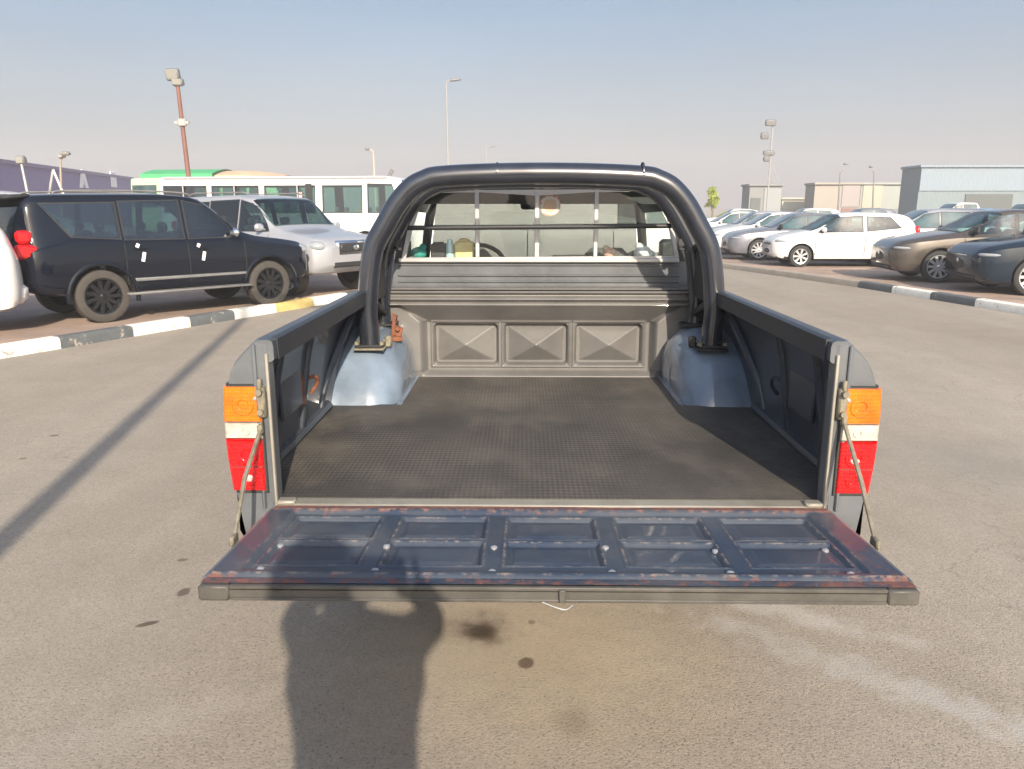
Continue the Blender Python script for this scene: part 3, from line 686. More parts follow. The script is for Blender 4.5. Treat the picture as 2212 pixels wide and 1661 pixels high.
# --- tail lights
for sg in (-1, 1):
    tl = MB(); 
    def seg(z0, z1, xin, grow=.003, y0=YR - .016, y1=YR + .11):
        zz = [lerp(z0, z1, k / 6) for k in range(7)]; P = [(xin, z) for z in zz] + [(outer(z) + grow, z) for z in reversed(zz)]
        mb = MB(); n = len(P)
        ys = [(y0, .012, .004), (y0 + .004, .004, .001), (y0 + .012, 0, 0), (y1, 0, 0)]; vs = []
        zc = (z0 + z1) / 2
        for y, io, ii in ys:
            for i, (x, z) in enumerate(P):
                xx = x + ii if i < 7 else x - io; zz_ = z + (ii if z < zc else -ii); vs.append((sg * xx, y, zz_))
        fs = [list(range(n))[::-1], list(range(3 * n, 4 * n))]
        for j in range(3):
            for i in range(n):
                a = j * n + i; b = j * n + (i + 1) % n; fs.append((a, b, b + n, a + n))
        mb.add(vs, fs); return mb
    base = seg(.812, 1.122, .771, -.001, YR - .008); L = tb(base, 'tail_light', M['lamp_seal'])
    tb(seg(1.018, 1.116, .776), 'amber_lens', M['amber'], L); tb(seg(.971, 1.0165, .777), 'reverse_lens', M['clear'], L); tb(seg(.822, .9695, .779), 'red_lens', M['red'], L)
    for zc, rr, mm in ((1.066, .030, 'amber'), (.994, .014, 'clear'), (.925, .030, 'red'), (.862, .024, 'red')):
        d = MB(); d.lathe([(rr * .45, -.0015), (rr * .55, -.004), (rr * .9, -.004), (rr, -.001)], (sg * .822, YR - .015, zc), axis='Y', n=24); tb(d, 'lens_ring', M[mm], L)
    d = MB(); d.box((sg * .824, YR - .0165, .893), (.088, .002, .0025)); tb(d, 'lens_seam', M['lamp_seal'], L)
    d = MB(); d.ball((sg * .82, YR - .016, .915 if sg > 0 else .86), (.014, .004, .010)); tb(d, 'lens_reflector', mat('pale_reflector', (.85, .35, .33), .2, coat=.8), L)
    for z in (1.105,): 
        d = MB(); d.lathe([(0, -.004), (.005, -.003), (.005, 0)], (sg * .788, YR - .016, z - .02), axis='Y', n=8); tb(d, 'screw', M['bolt'], L)
for sg in (-1, 1):
    zz = [.62, .66, .70, .74, .78, .815]
    s = MB(); s.prism([(sg * .765, z) for z in zz] + [(sg * (outer(z) - .006), z) for z in reversed(zz)], YR - .004, YR + .02)
    tb(s, 'rear_panel', M['truck_paint'], SL if sg < 0 else SR)
# --- rear bumper corners and valance
for sg in (-1, 1):
    s = MB(); s.prism([(sg * .62, .50), (sg * .80, .56), (sg * .862, .655), (sg * .858, .672), (sg * .84, .676), (sg * .62, .676)], YR - .035, YR + .10)
    tb(s, 'bumper_corner', M['galv'], label='dull grey bumper end below the tail light')
s = MB(); s.box((0, YR + .04, .60), (1.24, .08, .13), bev=.02); s.box((0, YR + .0, .675), (1.2, .10, .012), bev=.004); tb(s, 'rear_bumper', M['galv'])
# --- cab
CY = YF + .075
win_px = [(868, 560), (1466, 556), (1458, 510), (1449, 458), (1437, 424), (1418, 411), (1288, 410), (1160, 410), (1030, 411), (925, 414), (906, 425), (895, 450), (880, 500)]
win = [(atY(x, y, CY)[0], atY(x, y, CY)[2]) for x, y in win_px]
cx0 = sum(p[0] for p in win) / len(win); cz0 = sum(p[1] for p in win) / len(win)
def ray_hit(poly, c, a):
    d = (math.cos(a), math.sin(a)); best = None
    for i in range(len(poly)):
        p, q = poly[i], poly[(i + 1) % len(poly)]; ex, ez = q[0] - p[0], q[1] - p[1]
        den = d[0] * ez - d[1] * ex
        if abs(den) < 1e-9: continue
        t = ((p[0] - c[0]) * ez - (p[1] - c[1]) * ex) / den; u = ((p[0] - c[0]) * d[1] - (p[1] - c[1]) * d[0]) / den
        if t > 0 and -1e-6 <= u <= 1 + 1e-6: best = t if best is None else max(best, t)
    return (c[0] + d[0] * best, c[1] + d[1] * best)
cab_out = [(-.77, .78), (.77, .78), (.775, 1.0), (.765, 1.25), (.72, 1.42), (.665, 1.60), (.635, 1.665), (.585, 1.70), (.40, 1.718), (0, 1.725), (-.40, 1.718), (-.585, 1.70), (-.635, 1.665), (-.665, 1.60), (-.72, 1.42), (-.765, 1.25), (-.775, 1.0)]
angs = sorted(set([math.atan2(p[1] - cz0, p[0] - cx0) for p in win + cab_out] + [math.pi * 2 * k / 48 - math.pi for k in range(48)]))
s = MB(); n = len(angs)
vin = [ray_hit(win, (cx0, cz0), a) for a in angs]; vout = [ray_hit(cab_out, (cx0, cz0), a) for a in angs]
vs = [(x, CY, z) for x, z in vin] + [(x, CY + (.0 if z < 1.3 else .03 * (z - 1.3) / .4), z) for x, z in vout] + [(x, CY + .03, z) for x, z in vin]
s.add(vs, [(i, (i + 1) % n, (i + 1) % n + n, i + n) for i in range(n)] + [(i, (i + 1) % n, (i + 1) % n + 2 * n, i + 2 * n) for i in range(n)])
for zc, d in ((1.315, .006), (1.265, .008), (1.235, .005)): s.box((0, CY - .001, zc), (1.36, d * 2, .012), bev=.004)
cab = tb(s, 'cab', M['truck_paint'], angle=30)
# roof + door skins + hood
s = MB()
half = [p for p in cab_out if p[0] >= 0 and p[1] > 1.59]
def roof_pt(u, v):
    pts_ = [(.665, 1.60), (.635, 1.665), (.585, 1.70), (.40, 1.718), (0, 1.725), (-.40, 1.718), (-.585, 1.70), (-.635, 1.665), (-.665, 1.60)]
    k = u * (len(pts_) - 1); i = min(int(k), len(pts_) - 2); f = k - i; x = lerp(pts_[i][0], pts_[i + 1][0], f); z = lerp(pts_[i][1], pts_[i + 1][1], f)
    return (x, lerp(CY + .03, 4.85, v), z + .02 * math.sin(math.pi * v) * (1 - abs(x) / .7) - .02 * v)
s.grid(roof_pt, 32, 8)
s.grid(lambda u, v: (lambda q: (q[0] * .985, q[1], q[2] - .03))(roof_pt(u, v)), 32, 8)
tb(s, 'cab_roof', M['truck_paint'], cab, angle=50)
for sg in (-1, 1):
    s = MB()
    s.prism([(sg * .775, .62), (sg * .785, .95), (sg * .765, 1.27), (sg * .74, 1.27), (sg * .75, .95), (sg * .74, .62)], CY + .002, 5.15)
    tb(s, 'door', M['truck_paint'], cab)
    s = MB()
    s.tube([(sg * .752, CY + .03, 1.26), (sg * .70, CY + .045, 1.44), (sg * .65, CY + .05, 1.62)], .035, 8)
    tb(s, 'pillar', M['cabin'], cab); s = MB()
    s.tube([(sg * .74, 5.30, 1.26), (sg * .69, 5.08, 1.45), (sg * .625, 4.84, 1.655)], .03, 8)
    tb(s, 'pillar', M['cabin'], cab)
    s = MB(); s.add([(sg * .752, CY + .05, 1.27), (sg * .752, 5.26, 1.27), (sg * .63, 4.86, 1.64), (sg * .65, CY + .07, 1.62)], [(0, 1, 2, 3)]); tb(s, 'side_window', M['glass'], cab)
    s = MB(); s.box((sg * .86, 4.98, 1.33), (.14, .06, .12), bev=.02); s.box((sg * .78, 5.0, 1.29), (.06, .03, .03)); tb(s, 'door_mirror', M['dark'], cab)
s = MB(); s.grid(lambda u, v: (lerp(-1, 1, u) * lerp(.70, .60, v), lerp(5.32, 4.87, v) - .06 * abs(lerp(-1, 1, u)) ** 2 * 1.0, lerp(1.24, 1.648, v)), 10, 4); tb(s, 'windscreen', M['glass'], cab)
s = MB(); s.grid(lambda u, v: (lerp(-.80, .80, u), lerp(5.25, 6.35, v), 1.19 - .08 * v ** 2 - .05 * abs(2 * u - 1) ** 3), 12, 6)
for sg in (-1, 1): s.prism([(5.15, .60), (5.5, .55), (5.6, .85), (5.85, .98), (6.1, .85), (6.2, .55), (6.4, .55), (6.38, 1.10), (5.25, 1.20), (5.15, 1.2)], sg * .80, sg * .86, axis='X')
s.box((0, 6.38, .85), (1.64, .06, .5), bev=.02)
tb(s, 'bonnet', M['truck_paint'], cab)
s = MB(); s.box((0, 5.18, 1.14), (1.40, .34, .20), bev=.05); s.box((0, 4.4, .74), (1.44, 1.7, .04)); tb(s, 'dashboard', M['cabin'], cab)
s = MB(); c = Vector((-.36, 4.85, 1.20)); s.tube([c + Vector((.185 * math.cos(a), .10 * math.sin(a), .155 * math.sin(a))) for a in [2 * math.pi * k / 24 for k in range(25)]], .014, 8)
s.tube([c, c + Vector((0, .25, -.1))], .02, 6); s.box(c, (.34, .02, .04)); tb(s, 'steering_wheel', M['dark'], cab)
for sx in (-.36, .36):
    s = MB(); s.box((sx, 4.12, 1.02), (.48, .12, .46), bev=.05, rx=R(-12)); s.box((sx, 4.3, .86), (.5, .5, .14), bev=.05); st_ = tb(s, 'seat', M['seat'], cab)
    s = MB(); s.box((sx, 4.07, 1.315), (.24, .09, .13), bev=.04); s.tube([(sx - .05, 4.08, 1.2), (sx - .05, 4.08, 1.3)], .006, 6); tb(s, 'headrest', M['seat'], st_)
s = MB(); s.box((0, CY + .14, 1.315), (1.34, .20, .03), bev=.008); tb(s, 'parcel_shelf', M['cabin'], cab)
s = MB(); s.grid(lambda u, v: (lerp(-.62, .62, u), CY + .04, lerp(1.60, 1.69, v)), 2, 2); tb(s, 'headlining', M['cabin'], cab); s = MB(); s.box((0, 4.80, 1.655), (1.16, .08, .04), bev=.01); tb(s, 'header_rail', M['cabin'], cab)
s = MB(); s.box((.02, 4.78, 1.60), (.22, .03, .055), bev=.012); tb(s, 'rear_view_mirror', M['dark'], cab)
# rear window: frame, glass panes, mullions, sticker
s = MB(); wl = [Vector((x, CY - .006, z)) for x, z in win] + [Vector((win[0][0], CY - .006, win[0][1]))]
fr = []
for i in range(len(win)):
    a = Vector((win[i][0], 0, win[i][1])); fr.append(a)
cc = Vector((cx0, 0, cz0)); nn = len(fr)
def ins(p, d):
    v = p - cc; return cc + Vector((v.x * (1 - d / abs(v.length)), 0, v.z * (1 - d / abs(v.length) * 1.2)))
vs = [(p.x, CY - .010, p.z) for p in fr] + [(ins(p, .022).x, CY - .010, ins(p, .022).z) for p in fr] + [(p.x * 1.008, CY + .006, p.z + (.006 if p.z > cz0 else -.006)) for p in fr] + [(ins(p, .022).x, CY + .012, ins(p, .022).z) for p in fr]
s.add(vs, [(i, (i + 1) % nn, (i + 1) % nn + nn, i + nn) for i in range(nn)] + [(i, (i + 1) % nn, (i + 1) % nn + 2 * nn, i + 2 * nn) for i in range(nn)] + [(i + nn, (i + 1) % nn + nn, (i + 1) % nn + 3 * nn, i + 3 * nn) for i in range(nn)])
s.box((0, CY - .014, win[0][1] - .002), (1.34, .02, .02), bev=.004)
rbm = MB(); rbm.add([(p.x * 1.006, CY - .004, p.z) for p in fr] + [(cc.x + (p.x - cc.x) * 1.055, CY - .003, cc.z + (p.z - cc.z) * (1.17 if p.z > cz0 else 1.08)) for p in fr], [(i, (i + 1) % nn, (i + 1) % nn + nn, i + nn) for i in range(nn)])
rw_ = tb(s, 'rear_window', M['alu_frame'], angle=25)
tb(rbm, 'shade_seal', M['dark'], rw_)  # dark seal ring, widened at the top to stand for the hoop's shadow
for px, w in ((1031, .020), (1160, .022), (1287, .020)):
    p = atY(px, 485, CY); s = MB(); s.box((p[0], CY - .006, (win[0][1] + win[7][1]) / 2), (w, .014, win[7][1] - win[0][1] - .02), bev=.003); tb(s, 'mullion', M['alu_frame'], rw_)
s = MB(); s.add([(x, CY + .004, z) for x, z in win], [list(range(len(win)))]); tb(s, 'pane', M['glass'], rw_, smooth=False)
def sticker_mat():
    m = mat('round_sticker', (.5, .5, .45), .5); nt = m.node_tree; b = nt.nodes['Principled BSDF']
    t = N(m, 'ShaderNodeTexCoord'); sp = N(m, 'ShaderNodeSeparateXYZ'); nt.links.new(t.outputs['Object'], sp.inputs[0])
    n = N(m, 'ShaderNodeTexNoise'); n.inputs['Scale'].default_value = 70; nt.links.new(t.outputs['Object'], n.inputs['Vector'])
    ln = N(m, 'ShaderNodeVectorMath', operation='LENGTH'); nt.links.new(t.outputs['Object'], ln.inputs[0])
    r = N(m, 'ShaderNodeValToRGB'); r.color_ramp.interpolation = 'CONSTANT'
    for e, (p, c) in zip([r.color_ramp.elements[0], r.color_ramp.elements[1], r.color_ramp.elements.new(.6), r.color_ramp.elements.new(.85)],
                         [(0, (.50, .36, .25, 1)), (.35, (.45, .47, .40, 1)), (.62, (.50, .52, .45, 1)), (.86, (.55, .20, .13, 1))]): e.position = p; e.color = c
    ml = N(m, 'ShaderNodeMath', operation='MULTIPLY'); ml.inputs[1].default_value = 1 / .052; nt.links.new(ln.outputs['Value'], ml.inputs[0])
    ad = N(m, 'ShaderNodeMath', operation='MULTIPLY_ADD'); ad.inputs[1].default_value = .5; nt.links.new(n.outputs[0], ad.inputs[0]); nt.links.new(ml.outputs[0], ad.inputs[2])
    sb = N(m, 'ShaderNodeMath', operation='SUBTRACT'); nt.links.new(ad.outputs[0], sb.inputs[0]); sb.inputs[1].default_value = .25
    nt.links.new(sb.outputs[0], r.inputs[0]); nt.links.new(r.outputs[0], b.inputs['Base Color']); return m
p = atY(1188, 443, CY); s = MB(); s.lathe([(.0001, -.001), (.050, -.001), (.050, .001)], (0, 0, 0), axis='Y', n=28)
o = s.build('sticker', sticker_mat()); o.parent = rw_; o.location = (p[0], CY - .0 - YR + .000, p[2])
# --- roll bar: two hoops, braces and a thin crossbar
HY1, HY2, HR = 3.25, 3.56, .0435
op = [(790, 738), (777, 690), (774, 640), (773, 587), (783, 526), (807, 482), (832, 430), (867, 389), (902, 369), (941, 360), (1040, 353), (1165, 350), (1290, 351), (1393, 355), (1423, 364), (1459, 383), (1492, 419), (1520, 460), (1547, 518), (1558, 573), (1560, 640), (1558, 690), (1545, 738)]
op = [(790, 690) if False else q for q in op]
path = []
P3 = [Vector(atY(x, y, HY1)) for x, y in op]
# symmetrise about X=0
nP = len(P3); sym = []
for i in range(nP):
    a = P3[i]; b = P3[nP - 1 - i]; sym.append(Vector(((a.x - b.x) / 2, HY1, (a.z + b.z) / 2)))
sym[0] = Vector((-.772, HY1, .99)); sym[-1] = Vector((.772, HY1, .99)); sym[1] = Vector((-.775, HY1, 1.08)); sym[-2] = Vector((.775, HY1, 1.08)); sym[2] = Vector((-.778, HY1, 1.17)); sym[-3] = Vector((.778, HY1, 1.17))
cpt = Vector((0, HY1, 1.35))
for i, p in enumerate(sym):
    tng = (sym[min(i + 1, nP - 1)] - sym[max(i - 1, 0)]).normalized(); nrm = Vector((tng.z, 0, -tng.x))
    path.append(p + nrm * HR if (p + nrm * HR - cpt).length < (p - nrm * HR - cpt).length else p - nrm * HR)
hoop = smooth_path(path, 5)
rb = MB(); rb.tube(hoop, HR, 20)
RB = tb(rb, 'roll_bar', M['black_tube'], angle=60)
s = MB(); s.tube([Vector((p.x * .995, HY2, p.z - .012)) for p in hoop if p.z > .99], HR * .96, 20); tb(s, 'inner_hoop', M['black_tube'], RB, angle=60)
for sg in (-1, 1):
    s = MB(); s.box((sg * .71, (HY1 + HY2) / 2, 1.30), (.014, .27, .22), bev=.004); s.tube([(sg * .71, HY1, 1.46), (sg * .70, HY2, 1.40)], .016, 8)
    s.tube([(sg * .715, HY1, 1.20), (sg * .715, HY2, 1.10)], .016, 8)
    tb(s, 'side_plate', M['dark'], RB)
    s = MB(); s.box((sg * .665, HY2 - .02, 1.43), (.08, .012, .035), bev=.003); s.box((sg * .64, HY2 - .02, 1.40), (.03, .03, .014), bev=.003); tb(s, 'bracket', M['dark'], RB)
    s = MB(); s.box((sg * .725, HY1, .998), (.13, .12, .010), bev=.003)
    s.box((sg * .655, HY1 + .03, 1.02), (.03, .03, .05), bev=.006)
    tb(s, 'base_plate', M['zinc'] if sg < 0 else M['dark'], RB)
s = MB(); s.box((-.650, HY1 + .16, 1.065), (.016, .05, .10), bev=.003, ry=.12); s.box((-.632, HY1 + .14, 1.045), (.04, .012, .045), bev=.003, ry=.3); s.box((-.640, HY1 + .13, 1.015), (.055, .05, .022), bev=.003, rz=.3); s.lathe([(0, -.012), (.011, -.012), (.011, .012), (0, .012)], (-.628, HY1 + .125, 1.06), axis='Y', n=6); s.tube([(-.66, HY1 + .15, 1.01), (-.645, HY1 + .14, 1.09), (-.65, HY1 + .15, 1.125)], .006, 6)
tb(s, 'rusty_clamp', M['rust'], RB, label='rust orange clamp at the foot of the left roll bar leg')
a = atY(858, 492, HY2 + .03); b = atY(1480, 487, HY2 + .03)
s = MB(); s.tube([a, b], .0115, 10); tb(s, 'crossbar', M['dark'], RB)
for px in (1074, 1388):
    s = MB(); p = atY(px, 365, HY1); s.lathe([(HR * 1.01, -.004), (HR * 1.04, 0), (HR * 1.01, .004)], (p[0], HY1, path[11].z), axis='X', n=20); tb(s, 'tube_joint', M['black_tube'], RB)
# --- wheels of the truck
def wheel(parent, x, y, r, w, tyre, rim, spokes=6, side_sign=1, name='wheel', axis='X', detailed=True, rimf=.66):
    """wheel whose axle lies along local `axis`; side_sign is the outboard direction"""
    ww = w / 2; t = MB(); ir = r * rimf
    prof = [(ir, -ww * .8), (ir + .01, -ww * .95), (r * .90, -ww), (r * .975, -ww * .86), (r, -ww * .55), (r, ww * .55), (r * .975, ww * .86), (r * .90, ww), (ir + .01, ww * .95), (ir, ww * .8)]
    t.lathe(prof, axis=axis, n=36 if detailed else 22)
    o = t.build(name, tyre, parent); o.location = (x, y, r) if parent else (x, y, r)
    q = MB(); s_ = side_sign
    q.lathe([(ir * 1.01, s_ * ww * .82), (ir * .95, s_ * ww * .80), (ir * .90, s_ * ww * .45), (ir * .88, -s_ * ww * .2), (0.001, -s_ * ww * .2)], axis=axis, n=28, mi=1)
    q.lathe([(ir * 1.03, s_ * ww * .80), (ir * 1.0, s_ * ww * .88), (ir * .93, s_ * ww * .84), (ir * .90, s_ * ww * .5)], axis=axis, n=28, mi=0)
    q.lathe([(.001, s_ * ww * .75), (ir * .14, s_ * ww * .72), (ir * .22, s_ * ww * .55), (ir * .22, 0)], axis=axis, n=16)
    for k in range(spokes):
        a = 2 * math.pi * k / spokes
        for da in ((-.10, .10) if detailed and spokes <= 7 else (0,)):
            ca, sa = math.cos(a + da), math.sin(a + da); r0, r1 = ir * .15, ir * .95; hw_ = ir * .065 if da else ir * .10
            def PP(rr, off, h):
                u, v_ = rr * ca - off * sa, rr * sa + off * ca
                return {'X': (h, u, v_), 'Y': (u, h, v_)}[axis]
            h1, h0 = s_ * ww * .70, s_ * ww * .45
            vs = [PP(r0, -hw_, h1), PP(r0, hw_, h1), PP(r1, hw_ * 1.1, h1 * 1.06), PP(r1, -hw_ * 1.1, h1 * 1.06), PP(r0, -hw_, h0), PP(r0, hw_, h0), PP(r1, hw_ * 1.1, h0), PP(r1, -hw_ * 1.1, h0)]
            q.add(vs, [(0, 1, 2, 3), (4, 5, 6, 7), (0, 1, 5, 4), (1, 2, 6, 5), (2, 3, 7, 6), (3, 0, 4, 7)])
    ro = q.build('rim', [rim, M['well']], o)
    return o
for sx in (-1, 1):
    for yy in (3.50, 5.85):
        w = wheel(T, sx * .74, yy - YR, .36, .22, M['tyre'], M['rim_silver'], 6, sx)

# --- rubber mat (lies in the bed)
def mat_rubber():
    m = mat('ribbed_rubber', (.085, .08, .072), .62, spec=.4); nt = m.node_tree; b = nt.nodes['Principled BSDF']
    t = N(m, 'ShaderNodeTexCoord')
    n = N(m, 'ShaderNodeTexNoise'); n.inputs['Scale'].default_value = 2.2; n.inputs['Detail'].default_value = 8; n.inputs['Roughness'].default_value = .62; nt.links.new(t.outputs['Object'], n.inputs['Vector'])
    r = N(m, 'ShaderNodeValToRGB'); r.color_ramp.elements[0].position = .32; r.color_ramp.elements[1].position = .7
    r.color_ramp.elements[0].color = (.046, .044, .042, 1); r.color_ramp.elements[1].color = (.098, .088, .076, 1)
    nt.links.new(n.outputs[0], r.inputs[0])
    fn_ = N(m, 'ShaderNodeTexNoise'); fn_.inputs['Scale'].default_value = 90; fn_.inputs['Detail'].default_value = 4; nt.links.new(t.outputs['Object'], fn_.inputs['Vector'])
    fr_ = N(m, 'ShaderNodeMapRange'); fr_.inputs[3].default_value = .75; fr_.inputs[4].default_value = 1.3; nt.links.new(fn_.outputs[0], fr_.inputs[0])
    v = N(m, 'ShaderNodeVectorMath', operation='SCALE'); nt.links.new(r.outputs[0], v.inputs[0]); nt.links.new(fr_.outputs[0], v.inputs['Scale'])
    # small raised diamonds: two crossed sine fields
    sp = N(m, 'ShaderNodeSeparateXYZ'); nt.links.new(t.outputs['Object'], sp.inputs[0])
    def sinw(ax, ay, k):
        a = N(m, 'ShaderNodeMath', operation='MULTIPLY'); a.inputs[1].default_value = ax * k; nt.links.new(sp.outputs['X'], a.inputs[0])
        c = N(m, 'ShaderNodeMath', operation='MULTIPLY_ADD'); c.inputs[1].default_value = ay * k; nt.links.new(sp.outputs['Y'], c.inputs[0]); nt.links.new(a.outputs[0], c.inputs[2])
        d = N(m, 'ShaderNodeMath', operation='SINE'); nt.links.new(c.outputs[0], d.inputs[0]); return d
    s1 = sinw(1, .62, 2 * math.pi / .030); s2 = sinw(1, -.62, 2 * math.pi / .030)
    mu = N(m, 'ShaderNodeMath', operation='MULTIPLY'); nt.links.new(s1.outputs[0], mu.inputs[0]); nt.links.new(s2.outputs[0], mu.inputs[1])
    mrp = N(m, 'ShaderNodeMapRange'); mrp.inputs[1].default_value = -.3; mrp.inputs[2].default_value = .5; mrp.inputs[3].default_value = .70; mrp.inputs[4].default_value = 1.15
    wn_ = N(m, 'ShaderNodeTexNoise'); wn_.inputs['Scale'].default_value = 1.7; wn_.inputs['Detail'].default_value = 7; wn_.inputs['Roughness'].default_value = .7
    wm = N(m, 'ShaderNodeMapping'); wm.inputs['Location'].default_value = (3, 1, 0); nt.links.new(t.outputs['Object'], wm.inputs[0]); nt.links.new(wm.outputs[0], wn_.inputs['Vector'])
    wr_ = N(m, 'ShaderNodeMapRange'); wr_.inputs[1].default_value = .40; wr_.inputs[2].default_value = .60; wr_.inputs[3].default_value = .12; wr_.inputs[4].default_value = 1.15
    nt.links.new(wn_.outputs[0], wr_.inputs[0]); mu2 = N(m, 'ShaderNodeMath', operation='MULTIPLY'); nt.links.new(mu.outputs[0], mu2.inputs[0]); nt.links.new(wr_.outputs[0], mu2.inputs[1]); mu = mu2
    nt.links.new(mu.outputs[0], mrp.inputs[0])
    v2 = N(m, 'ShaderNodeVectorMath', operation='SCALE'); nt.links.new(v.outputs[0], v2.inputs[0]); nt.links.new(mrp.outputs[0], v2.inputs['Scale'])
    # sand gathered along the side edges and the front, in drifts
    ab = N(m, 'ShaderNodeMath', operation='ABSOLUTE'); nt.links.new(sp.outputs['X'], ab.inputs[0]); e1 = N(m, 'ShaderNodeMapRange'); e1.inputs[1].default_value = .60; e1.inputs[2].default_value = .86; nt.links.new(ab.outputs[0], e1.inputs[0])
    dn = N(m, 'ShaderNodeTexNoise'); dn.inputs['Scale'].default_value = 4.5; dn.inputs['Detail'].default_value = 9; dn.inputs['Roughness'].default_value = .7; nt.links.new(t.outputs['Object'], dn.inputs['Vector'])
    dr = N(m, 'ShaderNodeMapRange'); dr.inputs[1].default_value = .48; dr.inputs[2].default_value = .74; nt.links.new(dn.outputs[0], dr.inputs[0])
    e2 = N(m, 'ShaderNodeMath', operation='MULTIPLY_ADD'); nt.links.new(e1.outputs[0], e2.inputs[0]); e2.inputs[1].default_value = .5; e2.inputs[2].default_value = .45
    e3 = N(m, 'ShaderNodeMath', operation='MULTIPLY'); nt.links.new(e2.outputs[0], e3.inputs[0]); nt.links.new(dr.outputs[0], e3.inputs[1])
    mxd = N(m, 'ShaderNodeMixRGB'); nt.links.new(e3.outputs[0], mxd.inputs[0]); nt.links.new(v2.outputs[0], mxd.inputs[1]); mxd.inputs[2].default_value = (.155, .135, .11, 1)
    nt.links.new(mxd.outputs[0], b.inputs['Base Color'])
    bp_ = N(m, 'ShaderNodeBump'); bp_.inputs['Strength'].default_value = .45; bp_.inputs['Distance'].default_value = .002
    nt.links.new(mu.outputs[0], bp_.inputs['Height']); nt.links.new(bp_.outputs[0], b.inputs['Normal']); return m
s = MB()
mo = [(-.745, YR + .035), (.745, YR + .035), (.858, YR + .09), (.858, 3.09), (.582, 3.09), (.582, YF - .03), (-.582, YF - .03), (-.582, 3.09), (-.858, 3.09), (-.858, YR + .09)]
s.prism(mo, FLOOR - .002, FLOOR + .006, axis='Z')
o = s.build('rubber_mat', mat_rubber(), smooth=False)
tag(o, 'dusty dark rubber mat with a small diamond tread lining the truck bed', 'bed mat')

# --- odds and ends on the shelf behind the rear window
def shelf_item(px, py, name, label, cat, mb, m, Y=CY + .12):
    p = atY(px, py, Y); o = mb.build(name, m); o.location = (p[0], Y, 1.3305); tag(o, label, cat); return o
s = MB(); s.box((0, 0, .045), (.095, .07, .09), bev=.008); s.ball((0, 0, .095), (.028, .02, .012)); shelf_item(1003, 540, 'tissue_box', 'yellow patterned tissue box inside the rear window of the pickup', 'tissue box', s, mat('yellow_card', (.62, .46, .16), .7, col2=(.72, .62, .36), vscale=28))
s = MB(); s.ball((0, 0, .032), (.042, .04, .032)); s.ball((.02, 0, .06), (.018, .018, .02)); shelf_item(905, 548, 'cloth_bundle', 'crumpled teal cloth at the left corner of the rear window', 'cloth', s, mat('teal_cloth', (.05, .30, .26), .9, var=.3, vscale=20))
s = MB(); s.box((0, 0, .04), (.075, .07, .08), bev=.006); s.box((0, -.005, .083), (.05, .05, .008), bev=.003); shelf_item(948, 545, 'storage_box', 'small black box between the teal cloth and the yellow tissue box', 'box', s, mat('black_card', (.03, .03, .035), .6, var=.3))
s = MB(); s.lathe([(0, 0), (.022, 0), (.024, .004), (.024, .07), (.014, .085), (.012, .10), (0, .10)], n=18); shelf_item(972, 545, 'plastic_bottle', 'pale blue plastic bottle standing beside the yellow tissue box', 'bottle', s, mat('pale_bottle', (.45, .60, .66), .25, coat=.5))
s = MB(); s.ball((0, 0, .03), (.034, .03, .03)); s.ball((.028, 0, .02), (.02, .02, .02)); s.ball((-.02, 0, .055), (.018, .018, .018)); shelf_item(1318, 545, 'soft_toy', 'small pink and cream stuffed ornament right of the third mullion', 'ornament', s, mat('pink_plush', (.62, .28, .26), .9, col2=(.62, .58, .40), vscale=24))
s = MB(); s.ball((0, 0, .036), (.045, .035, .036)); s.ball((.035, .0, .026), (.028, .026, .024)); s.ball((-.015, 0, .066), (.022, .02, .02)); shelf_item(1388, 545, 'plastic_bag', 'crumpled white plastic bag near the right end of the rear window', 'bag', s, mat('white_bag', (.72, .74, .74), .5, var=.1, vscale=30, bump=.5, bscale=40))
s = MB(); s.box((0, 0, .012), (.20, .06, .024), bev=.01, rz=.2); shelf_item(1235, 550, 'folded_cap', 'flat dark folded cap lying in the middle of the rear window shelf', 'cap', s, mat('dark_felt', (.04, .045, .045), .9, var=.3))
